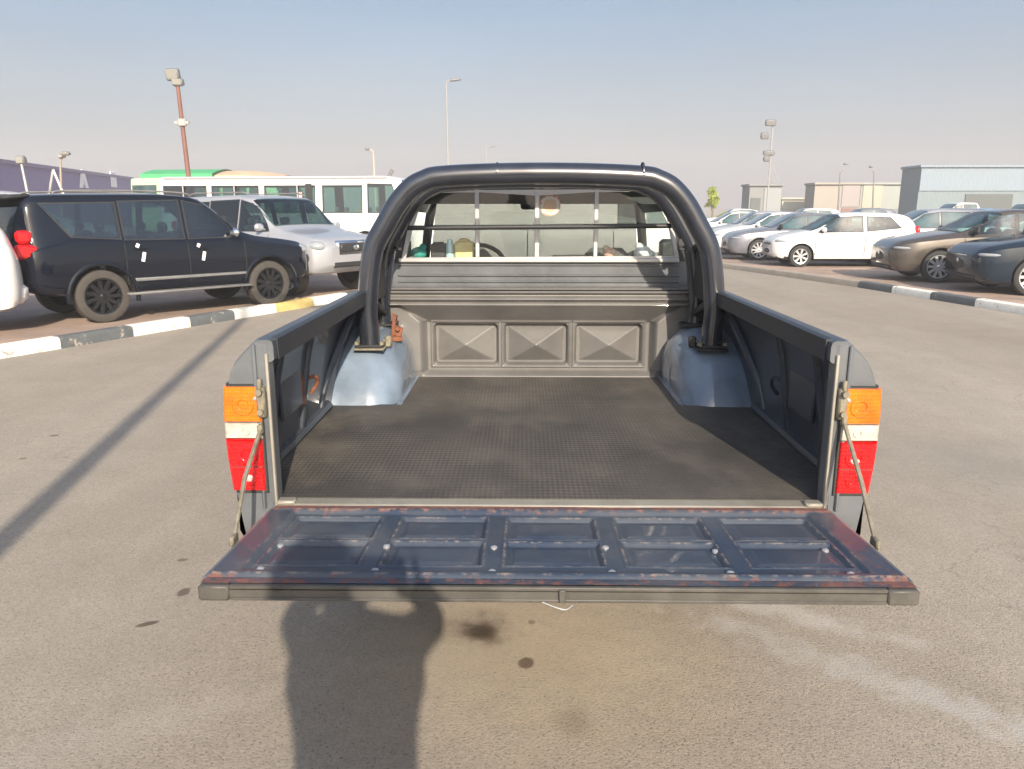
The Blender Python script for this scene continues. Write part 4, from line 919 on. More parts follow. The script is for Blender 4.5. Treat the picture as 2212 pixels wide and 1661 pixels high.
#CARS#
# ================================================================== VEHICLES AROUND
def new_car(S):
    """builds a vehicle from its spec at the origin, heading +X, standing on z=0; returns the thing"""
    L, W = S['L'], S['W']; hl = L / 2
    top = curve(S['top']); belt = curve(S['belt']); bot = curve(S['bot'])
    def hw(x):
        e = S.get('round', .55); fx = S.get('fr', (.17, .15))
        v = W / 2
        if x > hl - e: v *= 1 - fx[0] * ((x - hl + e) / e) ** 2.4
        if x < -hl + e: v *= 1 - fx[1] * ((-hl + e - x) / e) ** 2.6
        return v
    tumble = S.get('tumble', .76)
    def section(x):
        w = hw(x); zb = bot(x); zt = top(x); zl = min(belt(x), zt - .015)
        te = max(0., 1 - (hl - abs(x)) / .26)
        w *= 1 - .22 * te ** 2.6; zt -= .12 * te ** 2.5 * (zt - zb); zl = min(zl, zt - .015); zb += .12 * te ** 2.5 * (zt - zb)
        c = max(0., min(1., (zt - zl - .03) / .30)); rw = lerp(.86, tumble, c); H = zl - zb; gh = zt - zl; k = min(.07, gh * .4)
        P = [(0, zb), (w * .84, zb), (w * .945, zb + .035), (w * .985, zb + .12 * H + .02), (w, zb + .35 * H), (w * 1.002, zb + .6 * H), (w * .992, zb + .80 * H), (w * .972, zl - .03 * min(1, H)), (w * .945, zl + .002)]
        x1, z1 = w * rw, zt - k
        for t in (.33, .66, .9): P.append((lerp(w * .935, x1, t), lerp(zl + .006, z1, t)))
        P += [(x1 - .012, z1 + k * .28), (x1 - .04, zt - k * .38), (x1 - .09, zt - k * .14), (x1 * .62, zt + .004), (x1 * .3, zt + .010), (0, zt + .012)]
        return P
    NS = S.get('ns', 80)
    xs = [hl * -math.cos(math.pi * k / NS) * .35 + lerp(-hl, hl, k / NS) * .65 for k in range(NS + 1)]
    mb = MB(); nP = len(section(0)); ring = 2 * nP - 2; vs = []
    for x in xs:
        P = section(x); vs += [(x, p[0], p[1]) for p in P] + [(x, -p[0], p[1]) for p in P[-2:0:-1]]
    fs = [list(range(ring)), list(range(NS * ring, (NS + 1) * ring))]
    for j in range(NS):
        for i in range(ring):
            a = j * ring + i; b = j * ring + (i + 1) % ring; fs.append((a, b, b + ring, a + ring))
    mb.add(vs, fs)
    me_o = mb.build('body', [S['paint'], M['well'], S.get('trim', M['dark'])], None)
    # wheel arches
    cut = MB(); ax = S['axles']; wr = S['wr']; ar = S.get('arch', wr + .06)
    for xa in ax:
        for sg in (-1, 1): cut.lathe([(.001, sg * (W / 2 - .30)), (ar, sg * (W / 2 - .30)), (ar, sg * (W / 2 + .3)), (.001, sg * (W / 2 + .3))], (xa, 0, wr + .01), axis='Y', n=40)
    co = cut.build('cutter', M['well'], None, smooth=False)
    cos_ = [co]; see = S.get('see', S.get('det', True))
    if see:
        allx = [k[0] for q in S['win'] for k in q]; cx_a, cx_b = min(allx) + S.get('cav', (.0, .25))[0], max(allx) + S.get('cav', (.0, .25))[1]
        NC = 24; cv = MB(); vv = []
        for k in range(NC + 1):
            x = lerp(cx_a, cx_b, k / NC); w = hw(x); zl = min(belt(x), top(x) - .015); zt = top(x); gh = max(.0, zt - zl); zf = bot(x) + .25
            a1 = w * .94 - .07; zt2 = max(zl + .01, zt - .05); a2 = a1 if gh < .1 else w * tumble - .06
            P = [(-a1, zf), (a1, zf), (a1, zl - .04), (lerp(a1, a2, .9), lerp(zl, zt2, .85)), (a2 - .07, zt2), (-(a2 - .07), zt2), (-lerp(a1, a2, .9), lerp(zl, zt2, .85)), (-a1, zl - .04)]
            vv += [(x, p[0], p[1]) for p in P]
        ff = [list(range(8)), list(range(NC * 8, NC * 8 + 8))] + [(j * 8 + i, j * 8 + (i + 1) % 8, j * 8 + 8 + (i + 1) % 8, j * 8 + 8 + i) for j in range(NC) for i in range(8)]
        cv.add(vv, ff, 1); cos_.append(cv.build('cutter', [M['well'], M['well']], None, smooth=False))
        for q in S['win']:
            cv = MB(); cv.prism([(k[0], k[1]) for k in q], -W, W, axis='Y', mi=1); cos_.append(cv.build('cutter', [M['well'], M['well']], None, smooth=False))
        for key in ('ws', 'rw'):
            if not S.get(key): continue
            xa, xb, f0, f1 = S[key]; za, zb_w = top(xa), top(xb); L_ = math.hypot(xb - xa, zb_w - za); nx, nz = (zb_w - za) / L_, (xa - xb) / L_
            if key == 'rw': nx, nz = -nx, -nz
            if nz < 0: nx, nz = -nx, -nz
            GX, GY = 8, 5
            def srf(off): 
                out_ = []
                for j in range(GY + 1):
                    for i in range(GX + 1):
                        x = lerp(lerp(xa, xb, .06), xb, j / GY * .97); w = hw(x) * lerp(f0, f1, j / GY) * .955; out_.append((x + nx * off, lerp(-w, w, i / GX), top(x) + .01 + nz * off))
                return out_
            A_ = srf(.09); B_ = srf(-.16); n_ = len(A_); fs_ = []
            for j in range(GY):
                for i in range(GX):
                    a = j * (GX + 1) + i; fs_.append((a, a + 1, a + GX + 2, a + GX + 1)); fs_.append((n_ + a, n_ + a + 1, n_ + a + GX + 2, n_ + a + GX + 1))
            bd = [i for i in range(GX + 1)] + [j * (GX + 1) + GX for j in range(1, GY + 1)] + [GY * (GX + 1) + i for i in range(GX - 1, -1, -1)] + [j * (GX + 1) for j in range(GY - 1, 0, -1)]
            for a, b in zip(bd, bd[1:] + bd[:1]): fs_.append((a, b, n_ + b, n_ + a))
            cv = MB(); cv.add(A_ + B_, fs_, 1); cos_.append(cv.build('cutter', [M['well'], M['well']], None, smooth=False))
    for c_ in cos_:
        md = me_o.modifiers.new('b', 'BOOLEAN'); md.operation = 'DIFFERENCE'; md.object = c_; md.solver = 'EXACT'
    dg = bpy.context.evaluated_depsgraph_get(); me = bpy.data.meshes.new_from_object(me_o.evaluated_get(dg))
    me_o.modifiers.clear(); me_o.data = me
    for c_ in cos_: bpy.data.objects.remove(c_)
    for p in me.polygons:
        c = p.center
        if any(math.hypot(c.x - xa, c.z - wr - .01) < ar + .004 for xa in ax) and abs(c.y) < W / 2 - .015 and abs(c.y) > W / 2 - .31: p.material_index = 1
        elif c.z < S.get('cladz', -1) or (S.get('archtrim') and any(math.hypot(c.x - xa, c.z - wr) < ar + .07 for xa in ax) and abs(c.y) > W / 2 - .1): p.material_index = 2
    me.polygons.foreach_set('use_smooth', [True] * len(me.polygons)); me.set_sharp_from_angle(angle=R(33))
    T_ = thing(S['name'], S['label'], S['cat'], group=S.get('group')); me_o.parent = T_
    if see:
        xw = S.get('seats', (.10, -.85)); fl = bot(0) + .27
        for k, xs_ in enumerate(xw):
            for sy in (-1, 1):
                yy = sy * W * .21; g_ = MB(); g_.box((xs_ - .12, yy, belt(xs_) - .12), (.13, W * .28, .50), bev=.05, ry=R(-14)); g_.box((xs_ + .12, yy, fl + .12), (.46, W * .27, .20), bev=.05)
                g_.box((xs_ - .22, yy, belt(xs_) + .20), (.09, .25, .15), bev=.04); g_.build('seat', S.get('seatm', M['seat']), T_)
        xd_ = (S['ws'][0] if S.get('ws') else 1.0) - .22; g_ = MB(); g_.box((xd_ - .05, 0, belt(xd_) - .12), (.34, W * .78, .16), bev=.05); g_.build('dashboard', M['cabin'], T_)
        c_ = Vector((xd_ - .32, W * .21, belt(xd_) - .03)); g_ = MB(); g_.tube([c_ + Vector((.07 * math.sin(a), .18 * math.cos(a), .17 * math.sin(a))) for a in [2 * math.pi * k / 16 for k in range(17)]], .014, 6); g_.build('steering_wheel', M['dark'], T_)
    def side_y(x, z):
        P = section(x)[2:]
        for a, b in zip(P, P[1:]):
            if a[1] <= z <= b[1] + 1e-9 and b[1] > a[1]: return lerp(a[0], b[0], (z - a[1]) / (b[1] - a[1]))
        return P[-4][0]
    def top_z(x, y):
        P = section(x)[8:]; y = abs(y)
        for a, b in zip(P, P[1:]):
            if b[0] <= y <= a[0] and a[0] > b[0]: return lerp(b[1], a[1], (y - b[0]) / (a[0] - b[0]))
        return P[-1][1] if y < P[-1][0] + 1e-6 else P[0][1]
    # side glass: quads (rear-bottom, front-bottom, front-top, rear-top)
    for sg in (-1, 1):
        for q in S['win']:
            q0, q1, q2, q3 = q
            def P_(u, v, off=.007):
                x = lerp(lerp(q0[0], q1[0], u), lerp(q3[0], q2[0], u), v); z = lerp(lerp(q0[1], q1[1], u), lerp(q3[1], q2[1], u), v)
                return (x, sg * (side_y(x, z) + off), z)
            g_ = MB(); g_.grid(lambda u, v: P_(u, v), 8, 5)
            xm_ = sum(k[0] for k in q) / 4; zm_ = sum(k[1] for k in q) / 4
            e_ = [(k[0] + math.copysign(.028, k[0] - xm_), k[1] + math.copysign(.020, k[1] - zm_)) for k in q]
            def Q_(u, v):
                x = lerp(lerp(e_[0][0], e_[1][0], u), lerp(e_[3][0], e_[2][0], u), v); z = lerp(lerp(e_[0][1], e_[1][1], u), lerp(e_[3][1], e_[2][1], u), v)
                return (x, sg * (side_y(x, z) + .003), z)
            g2 = MB(); NU = 10
            lp = [(k / NU, 0) for k in range(NU)] + [(1, k / NU) for k in range(NU)] + [(1 - k / NU, 1) for k in range(NU)] + [(0, 1 - k / NU) for k in range(NU)]
            o_ = [Q_(*k) for k in lp]; i_ = [P_(k[0], k[1], .004) for k in lp]; n_ = len(lp)
            g2.add(o_ + i_, [(a, (a + 1) % n_, (a + 1) % n_ + n_, a + n_) for a in range(n_)]); g2.build('window_seal', M['dark'], T_)
            w_ = g_.build('side_window', (S.get('seem', M['see_glass']) if see else S.get('glassm', M['car_glass'])), T_)
        if S.get('seams', True):
            g_ = MB()
            for xd in S.get('doors', []):
                g_.tube([(xd, sg * (side_y(xd, z) + .001), z) for z in [lerp(bot(xd) + .12, belt(xd) - .01, k / 6) for k in range(7)]], .009, 5)
            if g_.v: g_.build('door_seam', M['well'], T_)
        for xh in S.get('handles', []):
            zh = belt(xh) - .13; g_ = MB(); g_.box((xh, sg * (side_y(xh, zh) + .018), zh), (.20, .03, .03), bev=.012); h_ = g_.build('door_handle', S.get('handlem', S['paint']), T_)
            if S.get('tags') and sg == S['tags']:
                g_ = MB(); g_.box((xh - .05, sg * (side_y(xh, zh) + .035), zh + .05), (.05, .006, .06), bev=.002, ry=.5); g_.box((xh + .03, sg * (side_y(xh, zh - .12) + .012), zh - .12), (.05, .006, .14), bev=.002, ry=.25)
                g_.build('protective_film', M['white_tag'], T_)
        if S.get('mirror'):
            xm, zm = S['mirror']; g_ = MB(); g_.box((xm, sg * (side_y(xm, zm) + .12), zm + .04), (.10, .20, .14), bev=.04); g_.box((xm, sg * (side_y(xm, zm) + .03), zm), (.06, .10, .03), bev=.01)
            g_.build('door_mirror', S.get('mirrorm', S['paint']), T_)
    # windscreen and rear glass
    for nm, key in (('windscreen', 'ws'), ('rear_window', 'rw')):
        if not S.get(key): continue
        xa, xb, f0, f1 = S[key]
        def fn(u, v):
            x = lerp(xa, xb, v); w = hw(x) * lerp(f0, f1, v); y = lerp(-w, w, u); z = top_z(x, y)
            d = .012
            return (x + (d if key == 'ws' else -d) * .7, y, z + d)
        g_ = MB(); g_.grid(fn, 14, 8); g_.build(nm, (S.get('wseem', M['see_glass']) if see else S.get('glassm', M['car_glass'])), T_)
    # lamps, grille and other pieces: (name, material, centre, size, yaw, kind)
    for nm, mm, c, d, rz, kd in S.get('bits', []):
        g_ = MB()
        if kd == 'ball': g_.ball((0, 0, 0), (d[0] / 2, d[1] / 2, d[2] / 2), 16, 10)
        else: g_.box((0, 0, 0), d, bev=min(d) * .3)
        o_ = g_.build(nm, mm, T_); o_.location = c; o_.rotation_euler = (0, 0, rz)
        o_.data.transform(Matrix.Identity(4))
    for sg in (-1, 1):
        for nm, mm, c, d, rz, kd in S.get('pairs', []):
            g_ = MB()
            if kd == 'ball': g_.ball((0, 0, 0), (d[0] / 2, d[1] / 2, d[2] / 2), 16, 10)
            else: g_.box((0, 0, 0), d, bev=min(d) * .3)
            o_ = g_.build(nm, mm, T_); o_.location = (c[0], sg * c[1], c[2]); o_.rotation_euler = (0, 0, sg * rz)
    for xa in ax:
        for sg in (-1, 1):
            wheel(T_, xa, sg * (W / 2 - S['ww'] / 2 - .025), wr, S['ww'], S.get('tyre', M['tyre']), S.get('rim', M['rim_silver']), S.get('spokes', 5), sg, axis='Y', detailed=S.get('det', True), rimf=S.get('rimf', .68))
    return T_
def put(o, wheel_local, px, heading, scale=1., z=KH):
    """stand the vehicle so that the contact point of one wheel falls on a picture point"""
    p = atZ(px[0], px[1], z); a = R(heading); x, y = wheel_local[0] * scale, wheel_local[1] * scale
    o.rotation_euler = (0, 0, a); o.scale = (scale,) * 3
    o.location = (p[0] - (x * math.cos(a) - y * math.sin(a)), p[1] - (x * math.sin(a) + y * math.cos(a)), z)
    return o

BUS = None
def hatch_spec(paint_, label, cat='hatchback', **k):
    S = dict(name='parked_hatchback', label=label, cat=cat, paint=paint_, L=3.92, W=1.68, wr=.30, ww=.19, arch=.345, axles=(1.22, -1.22),
        top=[(-1.99, .86), (-1.93, 1.02), (-1.80, 1.22), (-1.55, 1.40), (-1.2, 1.455), (-.3, 1.475), (.15, 1.44), (.55, 1.22), (.95, 1.00), (1.3, .93), (1.7, .85), (1.9, .78), (1.99, .72)],
        belt=[(-1.99, .84), (-1.4, .97), (0, .93), (.9, .90), (1.3, .86), (1.7, .79), (1.99, .66)], bot=[(-1.99, .42), (-1.8, .27), (-1.5, .22), (1.5, .20), (1.8, .22), (1.99, .32)],
        win=[[(-1.40, 1.08), (-.52, .985), (-.52, 1.36), (-1.10, 1.34)], [(-.38, .975), (.78, .955), (.30, 1.33), (-.38, 1.385)]],
        ws=(.97, .22, .80, .80), rw=(-1.84, -1.55, .74, .72), doors=(-.45, .86), handles=(-.72, -.28), mirror=(.66, .98),
        pairs=[('headlight', M['headlamp'], (1.74, .70, .71), (.36, .19, .10), -.55, 'ball'), ('tail_light', M['red'], (-1.86, .62, .98), (.14, .20, .30), .5, 'ball'), ('fog_lamp', M['dark'], (1.84, .58, .38), (.10, .10, .16), -.5, 'ball')],
        bits=[('grille', M['dark'], (1.93, 0, .62), (.08, .80, .07), 0, 'box'), ('air_intake', M['dark'], (1.92, 0, .42), (.12, .90, .19), 0, 'ball'), ('badge', M['chrome'], (1.97, 0, .68), (.03, .12, .06), 0, 'ball')],
        spokes=7, cladz=.27)
    S.update(k); return S
def sedan_spec(paint_, label, **k):
    S = dict(name='parked_sedan', label=label, cat='sedan', paint=paint_, L=4.62, W=1.82, wr=.325, ww=.21, arch=.37, axles=(1.40, -1.36),
        top=[(-2.31, .92), (-2.2, 1.07), (-1.75, 1.11), (-1.45, 1.20), (-1.0, 1.36), (-.5, 1.44), (0, 1.455), (.25, 1.42), (.7, 1.19), (1.05, 1.02), (1.5, .95), (1.95, .87), (2.2, .80), (2.31, .73)],
        belt=[(-2.31, .90), (-1.5, 1.0), (0, .95), (1.05, .92), (1.5, .87), (2.0, .80), (2.31, .68)], bot=[(-2.31, .42), (-2.05, .26), (-1.7, .20), (1.7, .18), (2.1, .20), (2.31, .30)],
        win=[[(-1.42, 1.04), (-.90, 1.0), (-.80, 1.35), (-1.12, 1.24)], [(-.84, 1.0), (-.02, .97), (-.02, 1.375), (-.76, 1.36)], [(.05, .97), (.88, .98), (.36, 1.31), (.05, 1.37)]],
        ws=(1.06, .30, .80, .80), rw=(-1.66, -1.0, .74, .76), doors=(-.85, .02, .98), handles=(-.68, .20), mirror=(.80, 1.0),
        pairs=[('headlight', M['headlamp'], (2.10, .755, .69), (.38, .19, .09), -.62, 'ball'), ('tail_light', M['red'], (-2.2, .66, .92), (.16, .36, .14), .3, 'ball'), ('fog_lamp', M['headlamp'], (2.13, .62, .37), (.10, .16, .05), -.5, 'ball')],
        bits=[('grille', M['dark'], (2.23, 0, .50), (.19, 1.12, .36), 0, 'ball'), ('grille_trim', M['chrome'], (2.31, 0, .665), (.03, .7, .02), 0, 'box'), ('lower_intake', M['dark'], (2.25, 0, .30), (.09, 1.2, .07), 0, 'box'), ('badge', M['chrome'], (2.325, 0, .56), (.02, .11, .08), 0, 'ball')],
        spokes=10, cladz=.24, rimf=.72)
    S.update(k); return S
def suv_spec(paint_, label='', **k):
    S = dict(name='parked_suv', label=label, cat='suv', paint=paint_, L=4.66, W=1.88, wr=.385, ww=.25, arch=.455, axles=(1.42, -1.30), round=.42, tumble=.80,
        top=[(-2.33, 1.10), (-2.31, 1.28), (-2.24, 1.58), (-2.14, 1.76), (-1.95, 1.83), (-1.2, 1.85), (-.3, 1.86), (.25, 1.82), (.55, 1.66), (1.0, 1.30), (1.3, 1.20), (1.8, 1.13), (2.18, 1.06), (2.33, .98)],
        belt=[(-2.33, 1.03), (-1.5, 1.20), (0, 1.16), (1.0, 1.14), (1.3, 1.10), (1.8, 1.03), (2.2, .96), (2.33, .90)], bot=[(-2.33, .60), (-2.1, .46), (-1.8, .42), (1.75, .40), (2.05, .42), (2.33, .52)],
        win=[[(-1.62, 1.26), (-.98, 1.21), (-.98, 1.72), (-1.95, 1.70)], [(-.90, 1.20), (-.02, 1.19), (-.02, 1.76), (-.90, 1.735)], [(.07, 1.19), (.92, 1.20), (.48, 1.66), (.07, 1.755)]],
        ws=(1.02, .36, .80, .80), rw=(-2.295, -2.17, .72, .76), doors=(-.94, .02, .98), handles=(-.72, .22), mirror=(.80, 1.22),
        pairs=[('headlight', M['headlamp'], (2.12, .76, .93), (.36, .26, .20), -.5, 'ball'), ('tail_light', M['red'], (-2.19, .785, 1.06), (.30, .14, .20), .25, 'box'), ('upper_tail_light', M['red'], (-2.205, .775, 1.26), (.20, .14, .18), .25, 'box'), ('reflector', M['red'], (-2.30, .62, .62), (.05, .16, .09), .3, 'ball')],
        bits=[('grille', M['chrome'], (2.24, 0, .90), (.14, .92, .30), 0, 'box'), ('air_intake', M['dark'], (2.25, 0, .62), (.14, 1.1, .14), 0, 'box')],
        spokes=6, archtrim=False)
    S.update(k); return S

# ---- the black suv nearest on the left
black = mat('black_car_paint', (.004, .006, .012), .07, spec=.32, coat=.25)
S = suv_spec(black, seem=M['dark_see_glass'], label='black suv with dusty tyres parked beside the kerb left of the pickup', glassm=M['suv_glass'], tyre=M['dusty_tyre'], rim=M['rim_dark'], spokes=11, tags=-1,
    group='cars in the left parking strip', mirrorm=M['chrome'])
S['L'] = 4.66
suv = new_car(S)
for sg in (-1, 1):
    g_ = MB(); g_.tube(smooth_path([(-1.75, sg * .70, 1.84), (-1.6, sg * .69, 1.885), (-.6, sg * .68, 1.90), (.1, sg * .67, 1.88), (.25, sg * .66, 1.83)]), .013, 8); g_.build('roof_rail', M['galv'], suv)
    g_ = MB(); g_.box((0.02, sg * .93, .40), (2.0, .18, .035), bev=.012); g_.box((0.02, sg * .985, .40), (1.9, .05, .018), bev=.006); g_.box((.05, sg * .935, .60), (1.85, .03, .05), bev=.012); g_.build('side_step', M['galv'], suv)
    for xa in (1.42, -1.30):
        g_ = MB(); g_.tube([(xa + .485 * math.cos(a), sg * .925, .385 + .485 * math.sin(a)) for a in [R(q) for q in range(-12, 193, 10)]], .035, 8); g_.build('wheel_arch_trim', black, suv)
g_ = MB(); g_.box((-2.18, 0, 1.80), (.34, 1.30, .05), bev=.02, ry=R(-6)); g_.build('spoiler', M['dark'], suv)
g_ = MB(); g_.box((-2.32, 0, .70), (.10, 1.55, .26), bev=.05); g_.build('rear_bumper', M['dark'], suv)
put(suv, (-1.30, -.94), (234, 697), 49, .90)

# ---- silver suv behind it, nose towards the road
silver = paint('silver_car_paint', (.36, .37, .40), .3, metal=.3, var=.01)
S = suv_spec(silver, 'silver suv with its nose to the road, parked behind the black suv', glassm=M['car_glass'], tyre=M['dusty_tyre'], group='cars in the left parking strip')
S['bits'] = [('grille', M['chrome'], (2.26, 0, .88), (.14, .88, .30), 0, 'box'), ('grille_opening', M['dark'], (2.30, 0, .90), (.10, .74, .18), 0, 'box'), ('air_intake', M['dark'], (2.29, 0, .60), (.10, 1.1, .12), 0, 'box'), ('badge', M['chrome'], (2.36, 0, .90), (.02, .14, .10), 0, 'ball')]
silv = new_car(S)
for sg in (-1, 1):
    g_ = MB(); g_.tube([(-1.7, sg * .70, 1.88), (-1.5, sg * .69, 1.91), (0, sg * .67, 1.91), (.2, sg * .66, 1.87)], .016, 6); g_.build('roof_rail', M['galv'], silv)
put(silv, (1.42, -.94), (618, 640), -34, .92)

# ---- white van whose corner shows at the left edge
white = paint('white_car_paint', (.72, .71, .69), .3, var=.03)
S = dict(name='parked_van', label='white van cut off by the left edge of the photo, behind the black suv', cat='van', paint=white, L=4.7, W=1.72, wr=.33, ww=.2, axles=(1.35, -1.35), round=.35, fr=(.12, .10), tumble=.84,
    top=[(-2.35, 1.2), (-2.28, 1.9), (-2.0, 1.98), (1.0, 1.98), (1.6, 1.95), (1.95, 1.70), (2.15, 1.35), (2.25, 1.18), (2.33, 1.02), (2.35, .9)], belt=[(-2.35, 1.1), (1.0, 1.12), (2.0, 1.12), (2.2, 1.05), (2.35, .86)],
    bot=[(-2.35, .4), (-2.1, .3), (2.0, .28), (2.35, .34)], win=[[(-2.0, 1.18), (-.7, 1.18), (-.7, 1.75), (-2.0, 1.75)], [(-.6, 1.18), (.5, 1.18), (.5, 1.75), (-.6, 1.75)], [(.6, 1.18), (1.95, 1.18), (1.62, 1.72), (.6, 1.75)]],
    ws=(2.16, 1.70, .86, .84), rw=(-2.33, -2.29, .7, .8), doors=(.55, 1.6), handles=(.8,), mirror=(1.7, 1.2), mirrorm=M['dark'], see=False,
    pairs=[('headlight', M['headlamp'], (2.16, .64, .82), (.22, .24, .16), -.5, 'ball'), ('indicator', M['amber'], (2.10, .80, .80), (.16, .08, .10), -.2, 'ball')],
    bits=[('grille', M['dark'], (2.31, 0, .78), (.08, .80, .12), 0, 'box'), ('bumper', white, (2.26, 0, .48), (.26, 1.36, .26), 0, 'box')], spokes=5, group='cars in the left parking strip')
van = new_car(S); van.rotation_euler = (0, 0, R(50)); van.location = (-8.12, 7.9, KH)

# ---- minibus with its side to us
S = dict(name='minibus', label='long white minibus with green tinted windows behind the silver suv', cat='minibus', paint=white, L=8.4, W=2.05, wr=.38, ww=.24, axles=(2.4, -2.2), round=.4, fr=(.10, .06), tumble=.86,
    top=[(-4.2, 1.4), (-4.15, 2.28), (-3.95, 2.42), (2.9, 2.42), (3.4, 2.34), (3.75, 2.05), (4.0, 1.45), (4.15, 1.1), (4.2, .8)], belt=[(-4.2, 1.2), (3.7, 1.25), (4.2, .78)], rwx=1, bot=[(-4.2, .5), (-3.8, .42), (4.0, .40), (4.2, .5)],
    win=[[(-3.9, 1.36), (-2.55, 1.36), (-2.55, 2.13), (-3.9, 2.13)], [(-2.35, 1.36), (-.9, 1.36), (-.9, 2.13), (-2.35, 2.13)], [(-.68, 1.36), (.86, 1.36), (.86, 2.13), (-.68, 2.13)], [(1.12, 1.36), (2.3, 1.36), (2.3, 2.13), (1.12, 2.13)], [(2.5, 1.36), (3.5, 1.36), (3.2, 2.16), (2.5, 2.18)]],
    ws=(3.95, 3.5, .86, .86), rw=None, doors=(1.0, 2.4), handles=(1.2,), mirror=(3.7, 1.6), glassm=M['bus_glass'], seem=M['bus_see_glass'], wseem=M['bus_see_glass'], seats=(2.6, 1.6, .6, -.4, -1.4, -2.4, -3.3), cav=(-.1, .2),
    bits=[('drip_rail', M['galv'], (-.4, -.93, 2.36), (7.0, .03, .02), 0, 'box')], spokes=5, group='white buses and vans beyond the strip')
BUS = dict(S); bus = new_car(S)
for xm in (-3.25, -1.62, .35): g_ = MB(); g_.box((xm, -.965, 1.78), (.035, .02, .82)); g_.build('window_bar', M['alu_frame'], bus).rotation_euler = (0, 0, 0)
g_ = MB(); g_.box((.70, -.955, 1.78), (.20, .03, .82), bev=.01); g_.build('open_pane', M['dark'], bus)
g_ = MB(); g_.box((.45, -.985, 1.84), (.10, .01, .22)); g_.build('window_notice', mat('red_and_white_notice', (.70, .68, .66), .6, col2=(.6, .05, .05), vscale=9), bus)
p = atZ(640, 540, KH); bus.rotation_euler = (0, 0, R(-6)); bus.location = (*atY(650, 500, 24.5)[:2], KH)
# second bus and small cars seen through the cab and behind the roll bar
S2 = dict(S); S2.update(L=6.4, axles=(1.9, -1.7), label='plain white minibus seen through the rear window of the pickup', name='minibus', det=False,
    top=[(-3.2, 1.4), (-3.15, 2.0), (-2.95, 2.15), (2.2, 2.15), (2.6, 2.05), (2.9, 1.7), (3.1, 1.3), (3.2, .8)], belt=[(-3.2, 1.2), (2.8, 1.2), (3.2, .78)], bot=[(-3.2, .5), (3.2, .45)],
    win=[[(-2.9, 1.3), (-1.2, 1.3), (-1.2, 1.9), (-2.9, 1.9)], [(-1.0, 1.3), (.6, 1.3), (.6, 1.9), (-1.0, 1.9)], [(.8, 1.3), (2.4, 1.3), (2.1, 1.88), (.8, 1.9)]], ws=(3.0, 2.6, .86, .86), doors=(.7,), handles=(), mirror=None, bits=[], glassm=M['car_glass'])
S2.update(name='panel_van', cat='van', label='plain white panel van seen through the rear window of the pickup', L=5.3, axles=(1.7, -1.5), win=[[(1.3, 1.3), (2.2, 1.3), (1.9, 1.85), (1.3, 1.86)]],
    top=[(-2.65, 1.4), (-2.6, 1.95), (-2.45, 2.08), (1.8, 2.08), (2.2, 1.95), (2.45, 1.5), (2.6, 1.2), (2.65, .8)], belt=[(-2.65, 1.2), (2.3, 1.2), (2.65, .78)], bot=[(-2.65, .5), (2.65, .45)], ws=(2.5, 2.2, .86, .86), doors=(-.4, 1.2))
b2 = new_car(S2); b2.rotation_euler = (0, 0, R(3)); b2.location = (.35, 15.5, 0)

# ---- right hand row
S = hatch_spec(white, 'clean white hatchback facing left across the road on the right', group='cars in the right parking strip')
hb = new_car(S); put(hb, (1.24, .85), (1727, 577), 176, .93)
brown = paint('bronze_car_paint', (.085, .072, .062), .2, metal=.4)
S = sedan_spec(brown, 'bronze brown sedan facing left beside the striped kerb', group='cars in the right parking strip')
S['mirrorm'] = M['dark']
br_ = new_car(S); put(br_, (1.40, .91), (2026, 611), 172, 1.0)
g_ = MB(); g_.tube(smooth_path([(2.20, -.46, .60), (2.27, -.36, .40), (2.31, 0, .36), (2.27, .36, .40), (2.20, .46, .60)]), .014, 6); g_.build('grille_surround', M['chrome'], br_)
dk = mat('dark_blue_grey_paint', (.007, .016, .028), .09, spec=.4, coat=.3)
S = sedan_spec(dk, 'dark blue grey sedan at the right edge, nearest to the striped kerb', group='cars in the right parking strip', mirrorm=M['dark'])
ds = new_car(S); put(ds, (1.40, .91), (2230, 640), 172, 1.0)
grey = paint('pale_grey_car_paint', (.20, .21, .24), .25, metal=.4)
hd = Vector((math.cos(R(176)), math.sin(R(176)))); lat = Vector((-hd.y, hd.x)) * -1
base = hb.location.copy()
def row_car(S, n, dx=0, head=176, sc=.93, gap=2.65):
    o = new_car(S); o.rotation_euler = (0, 0, R(head)); o.scale = (sc,) * 3
    q = Vector(base.xy) + lat * (gap * n) + hd * dx; o.location = (q.x, q.y, KH); return o
row_car(sedan_spec(grey, 'grey sedan parked directly behind the white hatchback', group='cars in the right parking strip', det=False, ns=50, mirrorm=M['dark']), 1, .30)
row_car(sedan_spec(white, 'white sedan, third car back from the white hatchback row front', group='cars in the right parking strip', det=False, ns=50), 2, .35)
row_car(hatch_spec(silver, 'silver hatchback tucked behind the white sedan near the young tree', group='cars in the right parking strip', det=False, ns=50), 3.1, .3)
row_car(sedan_spec(white, 'farthest white sedan of the right row, half hidden by the roll bar', group='cars in the right parking strip', det=False, ns=50), 4.2, .5)
